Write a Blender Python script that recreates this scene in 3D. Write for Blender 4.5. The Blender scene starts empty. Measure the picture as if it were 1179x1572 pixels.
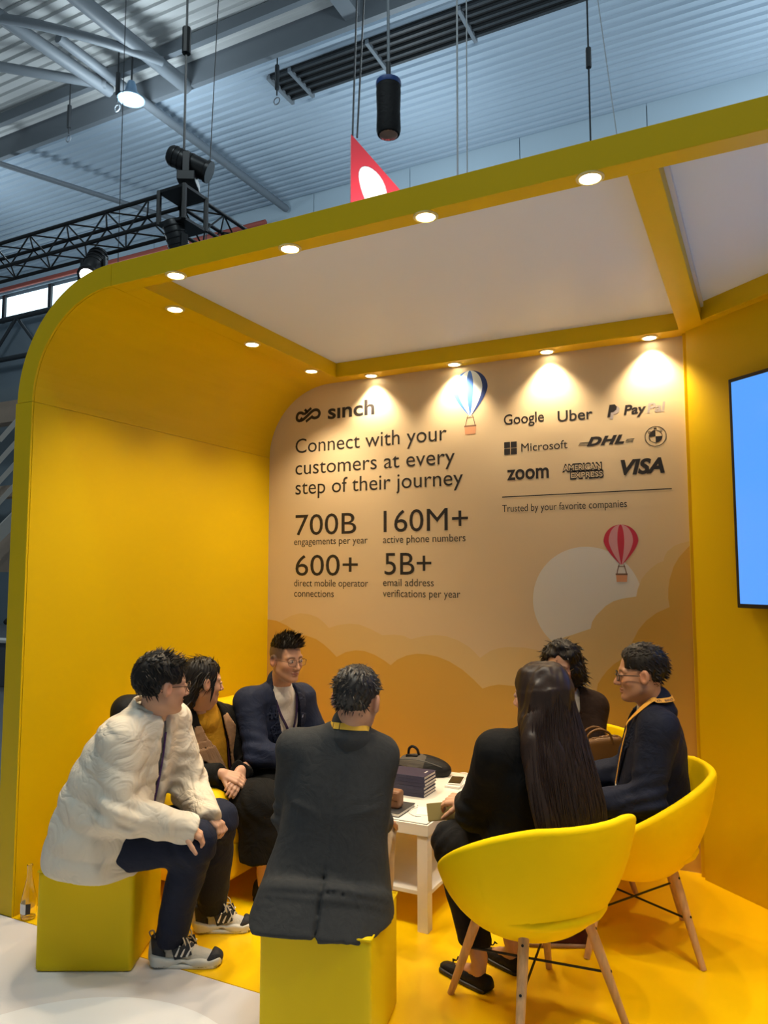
import bpy, bmesh, math, random
import numpy as np
from mathutils import Vector, Matrix

# ------------------------------------------------------------------ camera, world, lights, exposure
SC = bpy.context.scene
COL = SC.collection
CAM_Z = 1.55
F_PX = 1151.34
YAW, PITCH, ROLL = 0.4666, 0.0860, -0.0009

def make_camera():
    fw = Vector((-math.sin(YAW)*math.cos(PITCH), math.cos(YAW)*math.cos(PITCH), math.sin(PITCH)))
    r0 = Vector((math.cos(YAW), math.sin(YAW), 0)); u0 = r0.cross(fw)
    r = math.cos(ROLL)*r0 + math.sin(ROLL)*u0
    u = -math.sin(ROLL)*r0 + math.cos(ROLL)*u0
    cd = bpy.data.cameras.new('camera'); cd.sensor_fit = 'VERTICAL'; cd.sensor_height = 24.0
    cd.lens = F_PX/1572*24.0; cd.clip_start = 0.05; cd.clip_end = 200
    o = bpy.data.objects.new('camera', cd); COL.objects.link(o)
    m = Matrix((r, u, -fw)).transposed().to_4x4(); m.translation = (0, 0, CAM_Z)
    o.matrix_world = m
    SC.camera = o
make_camera()

SC.view_settings.view_transform = 'Standard'
SC.view_settings.look = 'None'
SC.view_settings.gamma = 1.0
SC.view_settings.use_curve_mapping = False
SC.view_settings.exposure = 0.25

world = bpy.data.worlds.new('hall_ambient'); SC.world = world
world.use_nodes = True
world.node_tree.nodes['Background'].inputs['Color'].default_value = (0.64, 0.87, 1.0, 1)
world.node_tree.nodes['Background'].inputs['Strength'].default_value = 0.10

def area_light(name, loc, size, power, color, target=None):
    ld = bpy.data.lights.new(name, 'AREA'); ld.shape = 'DISK'; ld.size = size; ld.energy = power; ld.color = color
    o = bpy.data.objects.new(name, ld); COL.objects.link(o); o.location = loc
    if target is not None:
        o.rotation_euler = (Vector(target)-Vector(loc)).to_track_quat('-Z', 'Y').to_euler()
    return o
# the hall's high-bay lamps (ceiling lamps of the exhibition hall, shining straight down)
for lx, ly in ((-3.6, 0.2), (1.6, -0.6)):
    area_light('high_bay_light', (lx, ly, 10.8), 1.2, 185, (0.80, 0.95, 1.0))
def hall_fill_light(loc, power):
    ld = bpy.data.lights.new('hall_fill_light', 'POINT'); ld.energy = power; ld.color = (0.80, 0.93, 1.0); ld.shadow_soft_size = 0.4
    o = bpy.data.objects.new('hall_fill_light', ld); COL.objects.link(o); o.location = loc
# fill lights added to brighten roof and far wall; first sits under high_bay_lamp
for loc in ((-11.1, 10.6, 10.4), (-3.0, 9.5, 9.6), (4.5, 11.0, 9.6), (-18.0, 11.5, 9.6), (-6.5, 14.0, 9.4), (1.0, 15.0, 9.4)):
    hall_fill_light(loc, 170)

SPOT_POWER = 40.0
SPOT_COLOR = (1.0, 0.79, 0.52)

# booth dimensions
XL, YF, YFI, YB, YBI = -3.1277, 2.4239, 2.507, 4.3868, 4.2647
ZB, ZT, ZC, ZS = 2.8828, 2.9884, 2.9794, 2.3985
XLI, XC, XD1, XD2, XR = -2.5072, -2.6281, -0.352, -0.2526, -0.346
WT = 0.117

# ------------------------------------------------------------------ materials
MATS = {}
def mat(name, color, rough=0.5, metal=0.0, noise=0.0, nscale=8.0, bump=0.0, bscale=60.0, coat=0.0, sheen=0.0,
        trans=0.0, ior=1.45, emit=None, estr=0.0, spec=0.5, attr=None, sss=0.0, stretch=None, translucent=0.0, wrinkle=0.0, wscale=9.0):
    if name in MATS: return MATS[name]
    m = bpy.data.materials.new(name); m.use_nodes = True
    nt = m.node_tree; b = nt.nodes['Principled BSDF']
    c = (color[0], color[1], color[2], 1)
    b.inputs['Base Color'].default_value = c
    b.inputs['Roughness'].default_value = rough
    b.inputs['Metallic'].default_value = metal
    b.inputs['Specular IOR Level'].default_value = spec
    b.inputs['IOR'].default_value = ior
    if coat: b.inputs['Coat Weight'].default_value = coat; b.inputs['Coat Roughness'].default_value = 0.15
    if sheen: b.inputs['Sheen Weight'].default_value = sheen; b.inputs['Sheen Roughness'].default_value = 0.6
    if trans: b.inputs['Transmission Weight'].default_value = trans
    if emit: b.inputs['Emission Color'].default_value = (*emit, 1); b.inputs['Emission Strength'].default_value = estr
    if sss: b.inputs['Subsurface Weight'].default_value = sss; b.inputs['Subsurface Radius'].default_value = (0.012, 0.005, 0.003)
    tc = nt.nodes.new('ShaderNodeTexCoord'); src = tc.outputs['Object']
    if stretch:
        mp = nt.nodes.new('ShaderNodeMapping'); mp.inputs['Scale'].default_value = stretch
        nt.links.new(src, mp.inputs['Vector']); src = mp.outputs['Vector']
    base = None
    if attr:
        a = nt.nodes.new('ShaderNodeAttribute'); a.attribute_name = attr
        nt.links.new(a.outputs['Color'], b.inputs['Base Color']); base = a.outputs['Color']
    if noise:
        n = nt.nodes.new('ShaderNodeTexNoise'); n.inputs['Scale'].default_value = nscale; n.inputs['Detail'].default_value = 4
        nt.links.new(src, n.inputs['Vector'])
        mx = nt.nodes.new('ShaderNodeMix'); mx.data_type = 'RGBA'; mx.blend_type = 'MULTIPLY'
        mx.inputs[0].default_value = 1.0
        rp = nt.nodes.new('ShaderNodeMapRange'); rp.inputs['To Min'].default_value = 1-noise; rp.inputs['To Max'].default_value = 1+noise
        nt.links.new(n.outputs['Fac'], rp.inputs['Value'])
        nt.links.new(rp.outputs['Result'], mx.inputs[7])
        if base: nt.links.new(base, mx.inputs[6])
        else: mx.inputs[6].default_value = c
        nt.links.new(mx.outputs[2], b.inputs['Base Color'])
    if bump:
        n2 = nt.nodes.new('ShaderNodeTexNoise'); n2.inputs['Scale'].default_value = bscale; n2.inputs['Detail'].default_value = 3
        nt.links.new(src, n2.inputs['Vector'])
        bp = nt.nodes.new('ShaderNodeBump'); bp.inputs['Strength'].default_value = bump; bp.inputs['Distance'].default_value = 0.004
        nt.links.new(n2.outputs['Fac'], bp.inputs['Height']); nt.links.new(bp.outputs['Normal'], b.inputs['Normal'])
        if wrinkle:
            n3 = nt.nodes.new('ShaderNodeTexNoise'); n3.inputs['Scale'].default_value = wscale; n3.inputs['Detail'].default_value = 3; n3.inputs['Distortion'].default_value = 1.2
            mr = nt.nodes.new('ShaderNodeMath'); mr.operation = 'PINGPONG'; mr.inputs[1].default_value = 0.5
            m2 = nt.nodes.new('ShaderNodeMath'); m2.operation = 'MULTIPLY'; m2.inputs[1].default_value = 2.0
            nt.links.new(src, n3.inputs['Vector']); nt.links.new(n3.outputs['Fac'], m2.inputs[0]); nt.links.new(m2.outputs[0], mr.inputs[0])
            b3 = nt.nodes.new('ShaderNodeBump'); b3.inputs['Strength'].default_value = wrinkle; b3.inputs['Distance'].default_value = 0.03
            nt.links.new(mr.outputs[0], b3.inputs['Height']); nt.links.new(b3.outputs['Normal'], bp.inputs['Normal'])
    if translucent:
        t = nt.nodes.new('ShaderNodeBsdfTranslucent'); t.inputs['Color'].default_value = c
        ms = nt.nodes.new('ShaderNodeMixShader'); ms.inputs[0].default_value = translucent
        out = nt.nodes['Material Output']
        nt.links.new(b.outputs[0], ms.inputs[1]); nt.links.new(t.outputs[0], ms.inputs[2]); nt.links.new(ms.outputs[0], out.inputs['Surface'])
    MATS[name] = m
    return m

YEL = (0.67, 0.445, 0.001)
M = dict(
 paint=mat('yellow_paint', YEL, 0.42, spec=0.3, noise=0.04, nscale=1.5, bump=0.03, bscale=120),
 floor_y=mat('yellow_floor', (1.0, 0.61, 0.001), 0.30, noise=0.05, nscale=2.5, bump=0.02, bscale=30),
 floor_w=mat('white_floor', (0.74, 0.70, 0.69), 0.33, noise=0.05, nscale=2.0),
 disc=mat('white_disc', (0.86, 0.85, 0.85), 0.3),
 fabric_w=mat('stretched_white_fabric', (0.80, 0.80, 0.80), 0.45, translucent=0.3),
 wall=mat('mural_beige', (0.66, 0.52, 0.33), 0.42, noise=0.02, nscale=1.0),
 cloud1=mat('mural_tan', (0.64, 0.48, 0.23), 0.42),
 cloud2=mat('mural_orange', (0.60, 0.37, 0.075), 0.42),
 moon=mat('mural_moon', (0.68, 0.67, 0.64), 0.42),
 ink=mat('ink_black', (0.022, 0.018, 0.018), 0.45),
 inkgrey=mat('ink_grey', (0.42, 0.37, 0.36), 0.45),
 inklight=mat('ink_light', (0.60, 0.52, 0.42), 0.45),
 blue=mat('balloon_blue', (0.05, 0.17, 0.62), 0.42), bluew=mat('balloon_white', (0.72, 0.82, 0.90), 0.42), navyp=mat('balloon_navy', (0.02, 0.05, 0.22), 0.42),
 red=mat('balloon_red', (0.50, 0.03, 0.06), 0.42), pink=mat('balloon_pink', (0.62, 0.30, 0.33), 0.42), basket=mat('basket_tan', (0.62, 0.30, 0.16), 0.5),
 ring=mat('downlight_ring', (0.75, 0.62, 0.25), 0.35),
 lens=mat('downlight_lens', (1, 1, 1), 0.4, emit=(1.0, 0.86, 0.58), estr=14.0),
 black=mat('black_metal', (0.012, 0.013, 0.015), 0.4), blackp=mat('black_plastic', (0.015, 0.015, 0.017), 0.45),
 screen=mat('lit_screen', (0.02, 0.02, 0.02), 0.12, emit=(0.085, 0.34, 1.0), estr=0.92),
 cube=mat('yellow_leatherette', (0.82, 0.59, 0.002), 0.5, spec=0.25, noise=0.05, nscale=3, bump=0.05, bscale=25),
 chair=mat('yellow_velvet', (1.0, 0.68, 0.001), 0.7, spec=0.12, noise=0.05, nscale=10, bump=0.05, bscale=300),
 sofa=mat('yellow_sofa', (0.88, 0.55, 0.002), 0.5, spec=0.25, noise=0.05, nscale=4, bump=0.05, bscale=14),
 wood=mat('oak_wood', (0.60, 0.36, 0.17), 0.5, noise=0.35, nscale=14, stretch=(6, 6, 0.6)),
 table=mat('table_white', (0.80, 0.76, 0.68), 0.35, noise=0.03, nscale=5),
 glasstop=mat('table_glass_sheet', (0.86, 0.84, 0.78), 0.12, coat=0.3),
)

# ------------------------------------------------------------------ object helpers
def link(name, me, parent=None, m=None):
    o = bpy.data.objects.new(name, me); COL.objects.link(o)
    if parent is not None: o.parent = parent
    if m is not None:
        if len(me.materials): me.materials[0] = m
        else: me.materials.append(m)
    return o
def tag(o, label=None, cat=None, group=None, kind=None):
    if label: o['label'] = label
    if cat: o['category'] = cat
    if group: o['group'] = group
    if kind: o['kind'] = kind
    return o
def empty(name, loc=(0, 0, 0)):
    o = bpy.data.objects.new(name, None); COL.objects.link(o); o.location = loc; o.empty_display_size = 0.1
    return o
def kid(o, parent):
    """parent o to an object whose only transform is a location, keeping o's world place"""
    o.parent = parent; o.location = Vector(o.location) - Vector(parent.location); return o

def shade(me, ang=None):
    me.polygons.foreach_set('use_smooth', [True]*len(me.polygons))
    if ang is not None:
        try: me.set_sharp_from_angle(angle=math.radians(ang))
        except Exception: pass

class MB:
    def __init__(s): s.v = []; s.f = []
    def add(s, v, f):
        n = len(s.v); s.v += [tuple(map(float, x)) for x in v]; s.f += [tuple(i+n for i in q) for q in f]; return s
    def box(s, x0, x1, y0, y1, z0, z1):
        return s.add([(x0,y0,z0),(x1,y0,z0),(x1,y1,z0),(x0,y1,z0),(x0,y0,z1),(x1,y0,z1),(x1,y1,z1),(x0,y1,z1)],
                     [(0,3,2,1),(4,5,6,7),(0,1,5,4),(1,2,6,5),(2,3,7,6),(3,0,4,7)])
    def obox(s, c, X, Y, Z, hx, hy, hz):
        c, X, Y, Z = map(np.array, (c, X, Y, Z)); v = []
        for k in (-1, 1):
            for a, b in ((-1,-1),(1,-1),(1,1),(-1,1)): v.append(c+X*hx*a+Y*hy*b+Z*hz*k)
        return s.add(v, [(0,3,2,1),(4,5,6,7),(0,1,5,4),(1,2,6,5),(2,3,7,6),(3,0,4,7)])
    def tube(s, pts, r, n=8, cap=True):
        pts = [np.array(p, float) for p in pts]; rs = r if hasattr(r, '__len__') else [r]*len(pts)
        T = [pts[min(i+1, len(pts)-1)]-pts[max(i-1, 0)] for i in range(len(pts))]
        T = [t/(np.linalg.norm(t)+1e-12) for t in T]
        up = np.array([0, 0, 1.0]) if abs(T[0][2]) < .9 else np.array([1.0, 0, 0])
        A = np.cross(T[0], up); A /= np.linalg.norm(A); v = []
        for p, t, rr in zip(pts, T, rs):
            A = A-t*(A@t); A /= np.linalg.norm(A); B = np.cross(t, A)
            for k in range(n):
                a = 2*math.pi*k/n; v.append(p+rr*(math.cos(a)*A+math.sin(a)*B))
        f = []
        for i in range(len(pts)-1):
            for k in range(n):
                f.append((i*n+k, i*n+(k+1) % n, (i+1)*n+(k+1) % n, (i+1)*n+k))
        if cap:
            f.append(tuple(range(n-1, -1, -1))); f.append(tuple((len(pts)-1)*n+k for k in range(n)))
        return s.add(v, f)
    def lathe(s, prof, c=(0, 0, 0), n=24, cap=True):
        v = []
        for r, z in prof:
            for k in range(n):
                a = 2*math.pi*k/n; v.append((c[0]+r*math.cos(a), c[1]+r*math.sin(a), c[2]+z))
        f = []
        for i in range(len(prof)-1):
            for k in range(n): f.append((i*n+k, i*n+(k+1) % n, (i+1)*n+(k+1) % n, (i+1)*n+k))
        if cap: f.append(tuple(range(n-1, -1, -1))); f.append(tuple((len(prof)-1)*n+k for k in range(n)))
        return s.add(v, f)
    def prism(s, poly, axis, lo, hi):
        """poly of 2-D points extruded along axis ('x','y','z')"""
        def P(a, b, c): return {'x': (c, a, b), 'y': (a, c, b), 'z': (a, b, c)}[axis]
        n = len(poly); v = [P(a, b, lo) for a, b in poly]+[P(a, b, hi) for a, b in poly]
        f = [tuple(range(n)), tuple(range(2*n-1, n-1, -1))]
        for i in range(n): f.append((i, i+n, (i+1) % n+n, (i+1) % n))
        return s.add(v, f)
    def mesh(s, name, smooth=None, bevel=0.0, seg=2):
        me = bpy.data.meshes.new(name); me.from_pydata(s.v, [], s.f)
        bm = bmesh.new(); bm.from_mesh(me)
        bmesh.ops.recalc_face_normals(bm, faces=bm.faces)
        if bevel:
            ed = [e for e in bm.edges if len(e.link_faces) == 2 and e.calc_face_angle(0) > 0.5]
            bmesh.ops.bevel(bm, geom=ed, offset=bevel, segments=seg, profile=0.5, affect='EDGES', clamp_overlap=True)
        bm.to_mesh(me); bm.free()
        if smooth is not None: shade(me, smooth)
        me.update(); return me
    def build(s, name, m, parent=None, smooth=None, bevel=0.0, seg=2):
        return link(name, s.mesh(name, smooth, bevel, seg), parent, m)
def structure(name, mb, m, parent=None, **k):
    o = mb.build(name, m, parent, **k)
    if parent is None: o['kind'] = 'structure'
    return o

# ------------------------------------------------------------------ implicit-surface modelling (smooth continuous bodies and cloth)
F32 = np.float32
def A3(x): return np.array(x, dtype=F32)
def unit(v): v = np.array(v, float); return v/np.linalg.norm(v)
def rc(p, a, b, ra, rb=None):
    rb = ra if rb is None else rb
    a = A3(a); ba = A3(b)-a; pa = p-a
    t = np.clip((pa@ba)/(ba@ba+1e-9), 0, 1)
    return np.linalg.norm(pa-t[:, None]*ba, axis=1)-(ra+(rb-ra)*t)
def chain(p, pts, rs, k=0.0):
    d = None
    for i in range(len(pts)-1):
        e = rc(p, pts[i], pts[i+1], rs[i], rs[i+1]); d = e if d is None else (smin(d, e, k) if k else np.minimum(d, e))
    return d
def ell(p, c, r, R=None):
    q = p-A3(c)
    if R is not None: q = q@np.array(R, dtype=F32)
    r = A3(r); k0 = np.linalg.norm(q/r, axis=1); k1 = np.linalg.norm(q/(r*r), axis=1)
    return k0*(k0-1)/(k1+1e-9)
def rbox(p, c, h, rad, R=None):
    q = p-A3(c)
    if R is not None: q = q@np.array(R, dtype=F32)
    q = np.abs(q)-(A3(h)-rad)
    return np.linalg.norm(np.maximum(q, 0), axis=1)+np.minimum(q.max(axis=1), 0)-rad
def smin(a, b, k):
    h = np.clip(0.5+0.5*(b-a)/k, 0, 1); return b+(a-b)*h-k*h*(1-h)
def smax(a, b, k): return -smin(-a, -b, k)
_rng = np.random.RandomState(3)
_DIRS = [_rng.normal(size=(7, 3)) for _ in range(8)]
_PH = [_rng.uniform(0, 6.28, 7) for _ in range(8)]
def wob(p, freq, seed=0):
    d = _DIRS[seed % 8]; s = 0
    for i in range(7):
        k = d[i]/np.linalg.norm(d[i])*freq*(0.6+0.16*i); s = s+np.sin(p@A3(k)+F32(_PH[seed % 8][i]))
    return s/7.0*1.6
def creases(p, freq, seed=0):
    w = wob(p+0.03*wob(p, freq*0.6, seed+1)[:, None], freq, seed)
    return 1-np.minimum(np.abs(w)*1.6, 1)

def axis_nodes(lo, hi, h, fine=()):
    """node positions along one axis: spacing h, finer inside the given (lo, hi, h) ranges"""
    x = [lo]
    while x[-1] < hi:
        c = x[-1]; s = h
        for a, b, hh in fine:
            if a <= c+1e-6 < b: s = min(s, hh)
            elif c < a < c+s: s = max(min(s, a-c+1e-4), hh)
        x.append(c+s)
    return np.array(x, dtype=F32)

from concurrent.futures import ThreadPoolExecutor
_POOL = ThreadPoolExecutor(4)
def par_eval(f, pts, n=24000):
    if len(pts) <= n: return np.asarray(f(pts), dtype=F32)
    return np.concatenate(list(_POOL.map(lambda i: np.asarray(f(pts[i:i+n]), dtype=F32), range(0, len(pts), n))))
def near(p, c, R, fn, k=0.05):
    """evaluate fn only close to its bounding sphere; elsewhere the distance to the sphere is bound enough"""
    d = np.linalg.norm(p-A3(c), axis=1)-F32(R)
    m = d < k
    if m.any():
        d = d.copy(); d[m] = fn(p[m])
    return d

def sdf_arrays(f, lo, hi, h, fine=(), lip=1.7):
    X = [axis_nodes(lo[i], hi[i], h, [(c[i]-r, c[i]+r, hh) for c, r, hh in fine]) for i in range(3)]
    n = [len(x) for x in X]; B = 6
    nb = [(m+B-1)//B for m in n]
    bc = []; br = []
    for i in range(3):
        e0 = X[i][np.minimum(np.arange(nb[i])*B, n[i]-1)]; e1 = X[i][np.minimum(np.arange(nb[i])*B+B, n[i]-1)]
        bc.append((e0+e1)/2); br.append((e1-e0)/2)
    gx, gy, gz = np.meshgrid(*bc, indexing='ij'); rx, ry, rz = np.meshgrid(*br, indexing='ij')
    cp = np.stack([gx.ravel(), gy.ravel(), gz.ravel()], 1).astype(F32)
    rad = np.sqrt(rx**2+ry**2+rz**2).ravel()
    cv = par_eval(f, cp)
    act = np.abs(cv) < rad*lip+0.007
    V = np.repeat(np.repeat(np.repeat(np.where(cv < 0, -1, 1).reshape(nb).astype(F32), B, 0), B, 1), B, 2)[:n[0], :n[1], :n[2]].copy()
    ids = np.nonzero(act.reshape(nb))
    off = np.stack(np.meshgrid(np.arange(B), np.arange(B), np.arange(B), indexing='ij'), -1).reshape(-1, 3)
    I = (np.stack(ids, 1)[:, None, :]*B+off[None]).reshape(-1, 3)
    I = I[(I[:, 0] < n[0]) & (I[:, 1] < n[1]) & (I[:, 2] < n[2])]
    pts = np.stack([X[0][I[:, 0]], X[1][I[:, 1]], X[2][I[:, 2]]], 1)
    out = par_eval(f, pts)
    V[I[:, 0], I[:, 1], I[:, 2]] = out
    for ax in range(3):   # keep it closed at the border
        sl = [slice(None)]*3
        for e in (0, -1):
            sl[ax] = e; V[tuple(sl)] = np.maximum(V[tuple(sl)], 1e-4)
    ins = V < 0
    cs = np.zeros([m-1 for m in n], np.int8)
    for a in (0, 1):
        for b in (0, 1):
            for c in (0, 1): cs += ins[a:n[0]-1+a, b:n[1]-1+b, c:n[2]-1+c]
    ci = np.nonzero((cs > 0) & (cs < 8)); ci = np.stack(ci, 1)
    idx = -np.ones(cs.shape, np.int32); idx[ci[:, 0], ci[:, 1], ci[:, 2]] = np.arange(len(ci))
    corner = [(a, b, c) for a in (0, 1) for b in (0, 1) for c in (0, 1)]
    vals = np.stack([V[ci[:, 0]+a, ci[:, 1]+b, ci[:, 2]+c] for a, b, c in corner], 1)
    acc = np.zeros((len(ci), 3)); cnt = np.zeros(len(ci))
    for i in range(8):
        for j in range(i+1, 8):
            if sum(abs(corner[i][q]-corner[j][q]) for q in range(3)) != 1: continue
            m_ = (vals[:, i] < 0) != (vals[:, j] < 0)
            t = vals[:, i]/(vals[:, i]-vals[:, j]+1e-20)
            e = np.array(corner[i], float)[None]+t[:, None]*(np.array(corner[j], float)-np.array(corner[i], float))[None]
            acc[m_] += e[m_]; cnt[m_] += 1
    fr = acc/np.maximum(cnt, 1)[:, None]
    P = np.stack([X[q][ci[:, q]]+fr[:, q]*(X[q][ci[:, q]+1]-X[q][ci[:, q]]) for q in range(3)], 1)
    F = []
    for ax in range(3):
        u, v = (ax+1) % 3, (ax+2) % 3
        s0 = [slice(None)]*3; s1 = [slice(None)]*3
        s0[ax] = slice(0, -1); s1[ax] = slice(1, None)
        a = ins[tuple(s0)]; b = ins[tuple(s1)]
        E = np.stack(np.nonzero(a != b), 1)
        E = E[(E[:, u] > 0) & (E[:, v] > 0) & (E[:, u] < n[u]-1) & (E[:, v] < n[v]-1)]
        sg = a[E[:, 0], E[:, 1], E[:, 2]]
        def cell(du, dv):
            c = E.copy(); c[:, u] -= du; c[:, v] -= dv; return idx[c[:, 0], c[:, 1], c[:, 2]]
        q = np.stack([cell(1, 1), cell(0, 1), cell(0, 0), cell(1, 0)], 1)
        q[~sg] = q[~sg][:, ::-1]
        F.append(q)
    F = np.concatenate(F); F = F[(F >= 0).all(1)]
    return P, F
def sdf_mesh(name, f, lo, hi, h, fine=(), color=None, lip=1.7):
    return arrays_mesh(name, [sdf_arrays(f, lo, hi, h, fine, lip)], color)
def arrays_mesh(name, parts, color=None):
    n = 0; PP = []; FF = []
    for P, F in parts: PP.append(P); FF.append(F+n); n += len(P)
    P = np.concatenate(PP); F = np.concatenate(FF)
    me = bpy.data.meshes.new(name)
    me.vertices.add(len(P)); me.vertices.foreach_set('co', P.astype(F32).ravel())
    me.loops.add(F.size); me.loops.foreach_set('vertex_index', F.astype(np.int32).ravel())
    me.polygons.add(len(F)); me.polygons.foreach_set('loop_start', np.arange(0, F.size, 4, dtype=np.int32))
    me.polygons.foreach_set('use_smooth', np.ones(len(F), bool))
    me.update(calc_edges=True); me.validate()
    if color is not None:
        C = color(P.astype(F32)); C = np.concatenate([C, np.ones((len(C), 1))], 1).astype(F32)
        at = me.color_attributes.new('tint', 'FLOAT_COLOR', 'POINT'); at.data.foreach_set('color', C.ravel())
    return me
def sdf_obj(name, f, lo, hi, h, m, parent=None, fine=(), color=None):
    return link(name, sdf_mesh(name, f, lo, hi, h, fine, color), parent, m)
def bounds(pts, pad):
    a = np.array(pts, float); return a.min(0)-pad, a.max(0)+pad
from mathutils.geometry import tessellate_polygon
# ------------------------------------------------------------------ the booth shell
def build_shell():
    # floors
    structure('floor', MB().box(-30, 30, -12, YF-0.004, -0.05, 0.0), M['floor_w'])
    structure('floor_yellow', MB().box(XL, 3.2, YF, YB+0.02, -0.05, 0.0), M['floor_y'])
    structure('floor_hall', MB().box(-45, 30, YB+0.02, 40, -0.05, -0.002), mat('hall_carpet', (0.16, 0.17, 0.19), 0.8))
    structure('floor_side', MB().box(-45, XL-0.002, YF, YB+0.02, -0.05, -0.002), MATS['hall_carpet'])
    tag(MB().lathe([(0.62, 0), (0.62, 0.003)], (-1.93, 1.60, 0.0), 64).build('floor_disc', M['disc']), kind='structure')
    # left wall: straight panel, curved panel, edge strips with thin joints between
    g = 0.0015
    R = ZB-ZS; RX = XC-XL; N = 20
    def arc(off, a0=0.0, a1=math.pi/2):
        return [(XC-(RX+off)*math.cos(a0+(a1-a0)*i/N), ZS+(R+off)*math.sin(a0+(a1-a0)*i/N)) for i in range(N+1)]
    to = ZT-ZB
    y0, y1 = YF+0.012, YB+0.02
    wl = structure('wall_left', MB().box(XL-WT, XL, y0, y1, 0, ZS-g), M['paint'], bevel=0.001, seg=1)
    mb = MB(); inn = arc(0.0); out = arc(to)
    for i in range(N):
        a, b = inn[i], inn[i+1]; c, d = out[i+1], out[i]
        mb.prism([a, b, c, d], 'y', y0, y1)
    cp = structure('curved_panel', mb, M['paint'], wl, smooth=30)
    # front edge strips (painted edge boards)
    mb = MB().box(XL-WT, XL-0.001, YF, y0-0.0015, 0, ZS-g); structure('edge_strip', mb, M['paint'], wl, bevel=0.001, seg=1)
    mb = MB(); ii = arc(0.001)
    for i in range(N): mb.prism([ii[i], ii[i+1], out[i+1], out[i]], 'y', YF, y0-0.0015)
    structure('edge_strip', mb, M['paint'], wl, smooth=30)
    # back wall
    wb = structure('wall_back', MB().box(XL-WT, XR, YB, YB+0.08, 0, ZT), M['wall'])
    structure('trim_1', MB().box(XR, XR+0.026, YB-0.05, YB+0.05, 0, ZB), M['paint'], bevel=0.003)
    # ceiling frame: beams round two white stretched panels
    XE = 2.6
    structure('ceiling_beam_front', MB().box(XC+g, XE, YF, YFI, ZB, ZT), M['paint'], bevel=0.0015, seg=1)
    structure('ceiling_beam_left', MB().box(XC, XLI, YFI, YB, ZB, ZT), M['paint'], bevel=0.0015, seg=1)
    structure('ceiling_beam_back', MB().box(XLI, XD1, YBI, YB, ZB, ZT), M['paint'], bevel=0.0015, seg=1)
    structure('ceiling_beam_middle', MB().prism([(XD1, YFI), (XD2, YFI), (-0.236, 4.245), (-0.30, YB), (XD1-0.004, YB)], 'z', ZB, ZT), M['paint'], bevel=0.0015, seg=1)
    # angled wall at the right
    d = np.array([0.762, -0.648]); nrm = np.array([0.648, 0.762])
    a0 = np.array([XR+0.02, YB-0.083]); 
    def q(s, o): p = a0+d*s+nrm*o; return (p[0], p[1])
    structure('wall_right', MB().prism([q(0, 0), q(2.6, 0), q(2.6, 0.09), q(-0.06, 0.09)], 'z', 0, ZT), M['paint'])
    structure('ceiling_beam_right', MB().prism([q(0.0, -0.055), q(2.6, -0.055), q(2.6, 0.0), q(-0.04, 0.0)], 'z', ZB+.0004, ZT), M['paint'], bevel=0.0015, seg=1)
    structure('ceiling', MB().box(XLI, XD1, YFI, YBI, ZC, ZC+0.004), M['fabric_w'])
    e = q(2.6, -0.055)
    structure('ceiling_side_panel', MB().prism([(XD2, YFI), (XE, YFI), (XE, e[1]), e, q(0.09, -0.055)], 'z', ZC, ZC+0.004), M['fabric_w'])
    structure('trim_2', MB().prism([(XD2+0.0005, YFI), (XD2+0.018, YFI), (-0.236+0.014, 4.235), (-0.236+0.0005, 4.245)], 'z', ZC-0.028, ZC), mat('fabric_frame_white', (0.7, 0.69, 0.66), 0.5))
    return wb
WALL_BACK = build_shell()

# ------------------------------------------------------------------ recessed downlights
def downlight(x, y, label, boost=1.0):
    o = empty('downlight', (x, y, ZB))
    tag(o, label, 'downlight', 'recessed downlights of the booth')
    n = 24; v = []; f = []
    MB().lathe([(0.047, 0.0), (0.047, -0.004), (0.040, -0.007), (0.036, -0.006), (0.036, 0.0)], n=n).build('ring', M['ring'], o, smooth=40)
    MB().lathe([(0.0355, -0.0005), (0.034, -0.0045), (0.018, -0.0065), (0.002, -0.007)], n=n).build('lens', M['lens'], o, smooth=60)
    ld = bpy.data.lights.new('downlight_beam', 'SPOT'); ld.energy = SPOT_POWER*boost; ld.color = SPOT_COLOR
    ld.spot_size = math.radians(106); ld.spot_blend = 0.8; ld.shadow_soft_size = 0.03
    lo = bpy.data.objects.new('downlight_beam', ld); COL.objects.link(lo); lo.parent = o; lo.location = (0, 0, -0.022)
ORD = ('first', 'second', 'third', 'fourth')
for i, x in enumerate((-2.272, -1.668, -1.066, -0.466)): downlight(x, 2.463, 'small round downlight in the front ceiling beam, %s from the left' % ORD[i])
for x, k in ((0.134, 'first'), (0.734, 'second')): downlight(x, 2.463, 'small round downlight in the front ceiling beam, %s right of the middle beam' % k)
for i, y in enumerate((2.785, 3.42, 4.055)): downlight(-2.57, y, 'small round downlight in the left ceiling beam, %s from the front' % ORD[i])
for i, x in enumerate((-2.275, -1.685, -1.096, -0.516)): downlight(x, 4.328, 'small round downlight above the printed back wall, %s from the left' % ORD[i], 1.2)

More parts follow.
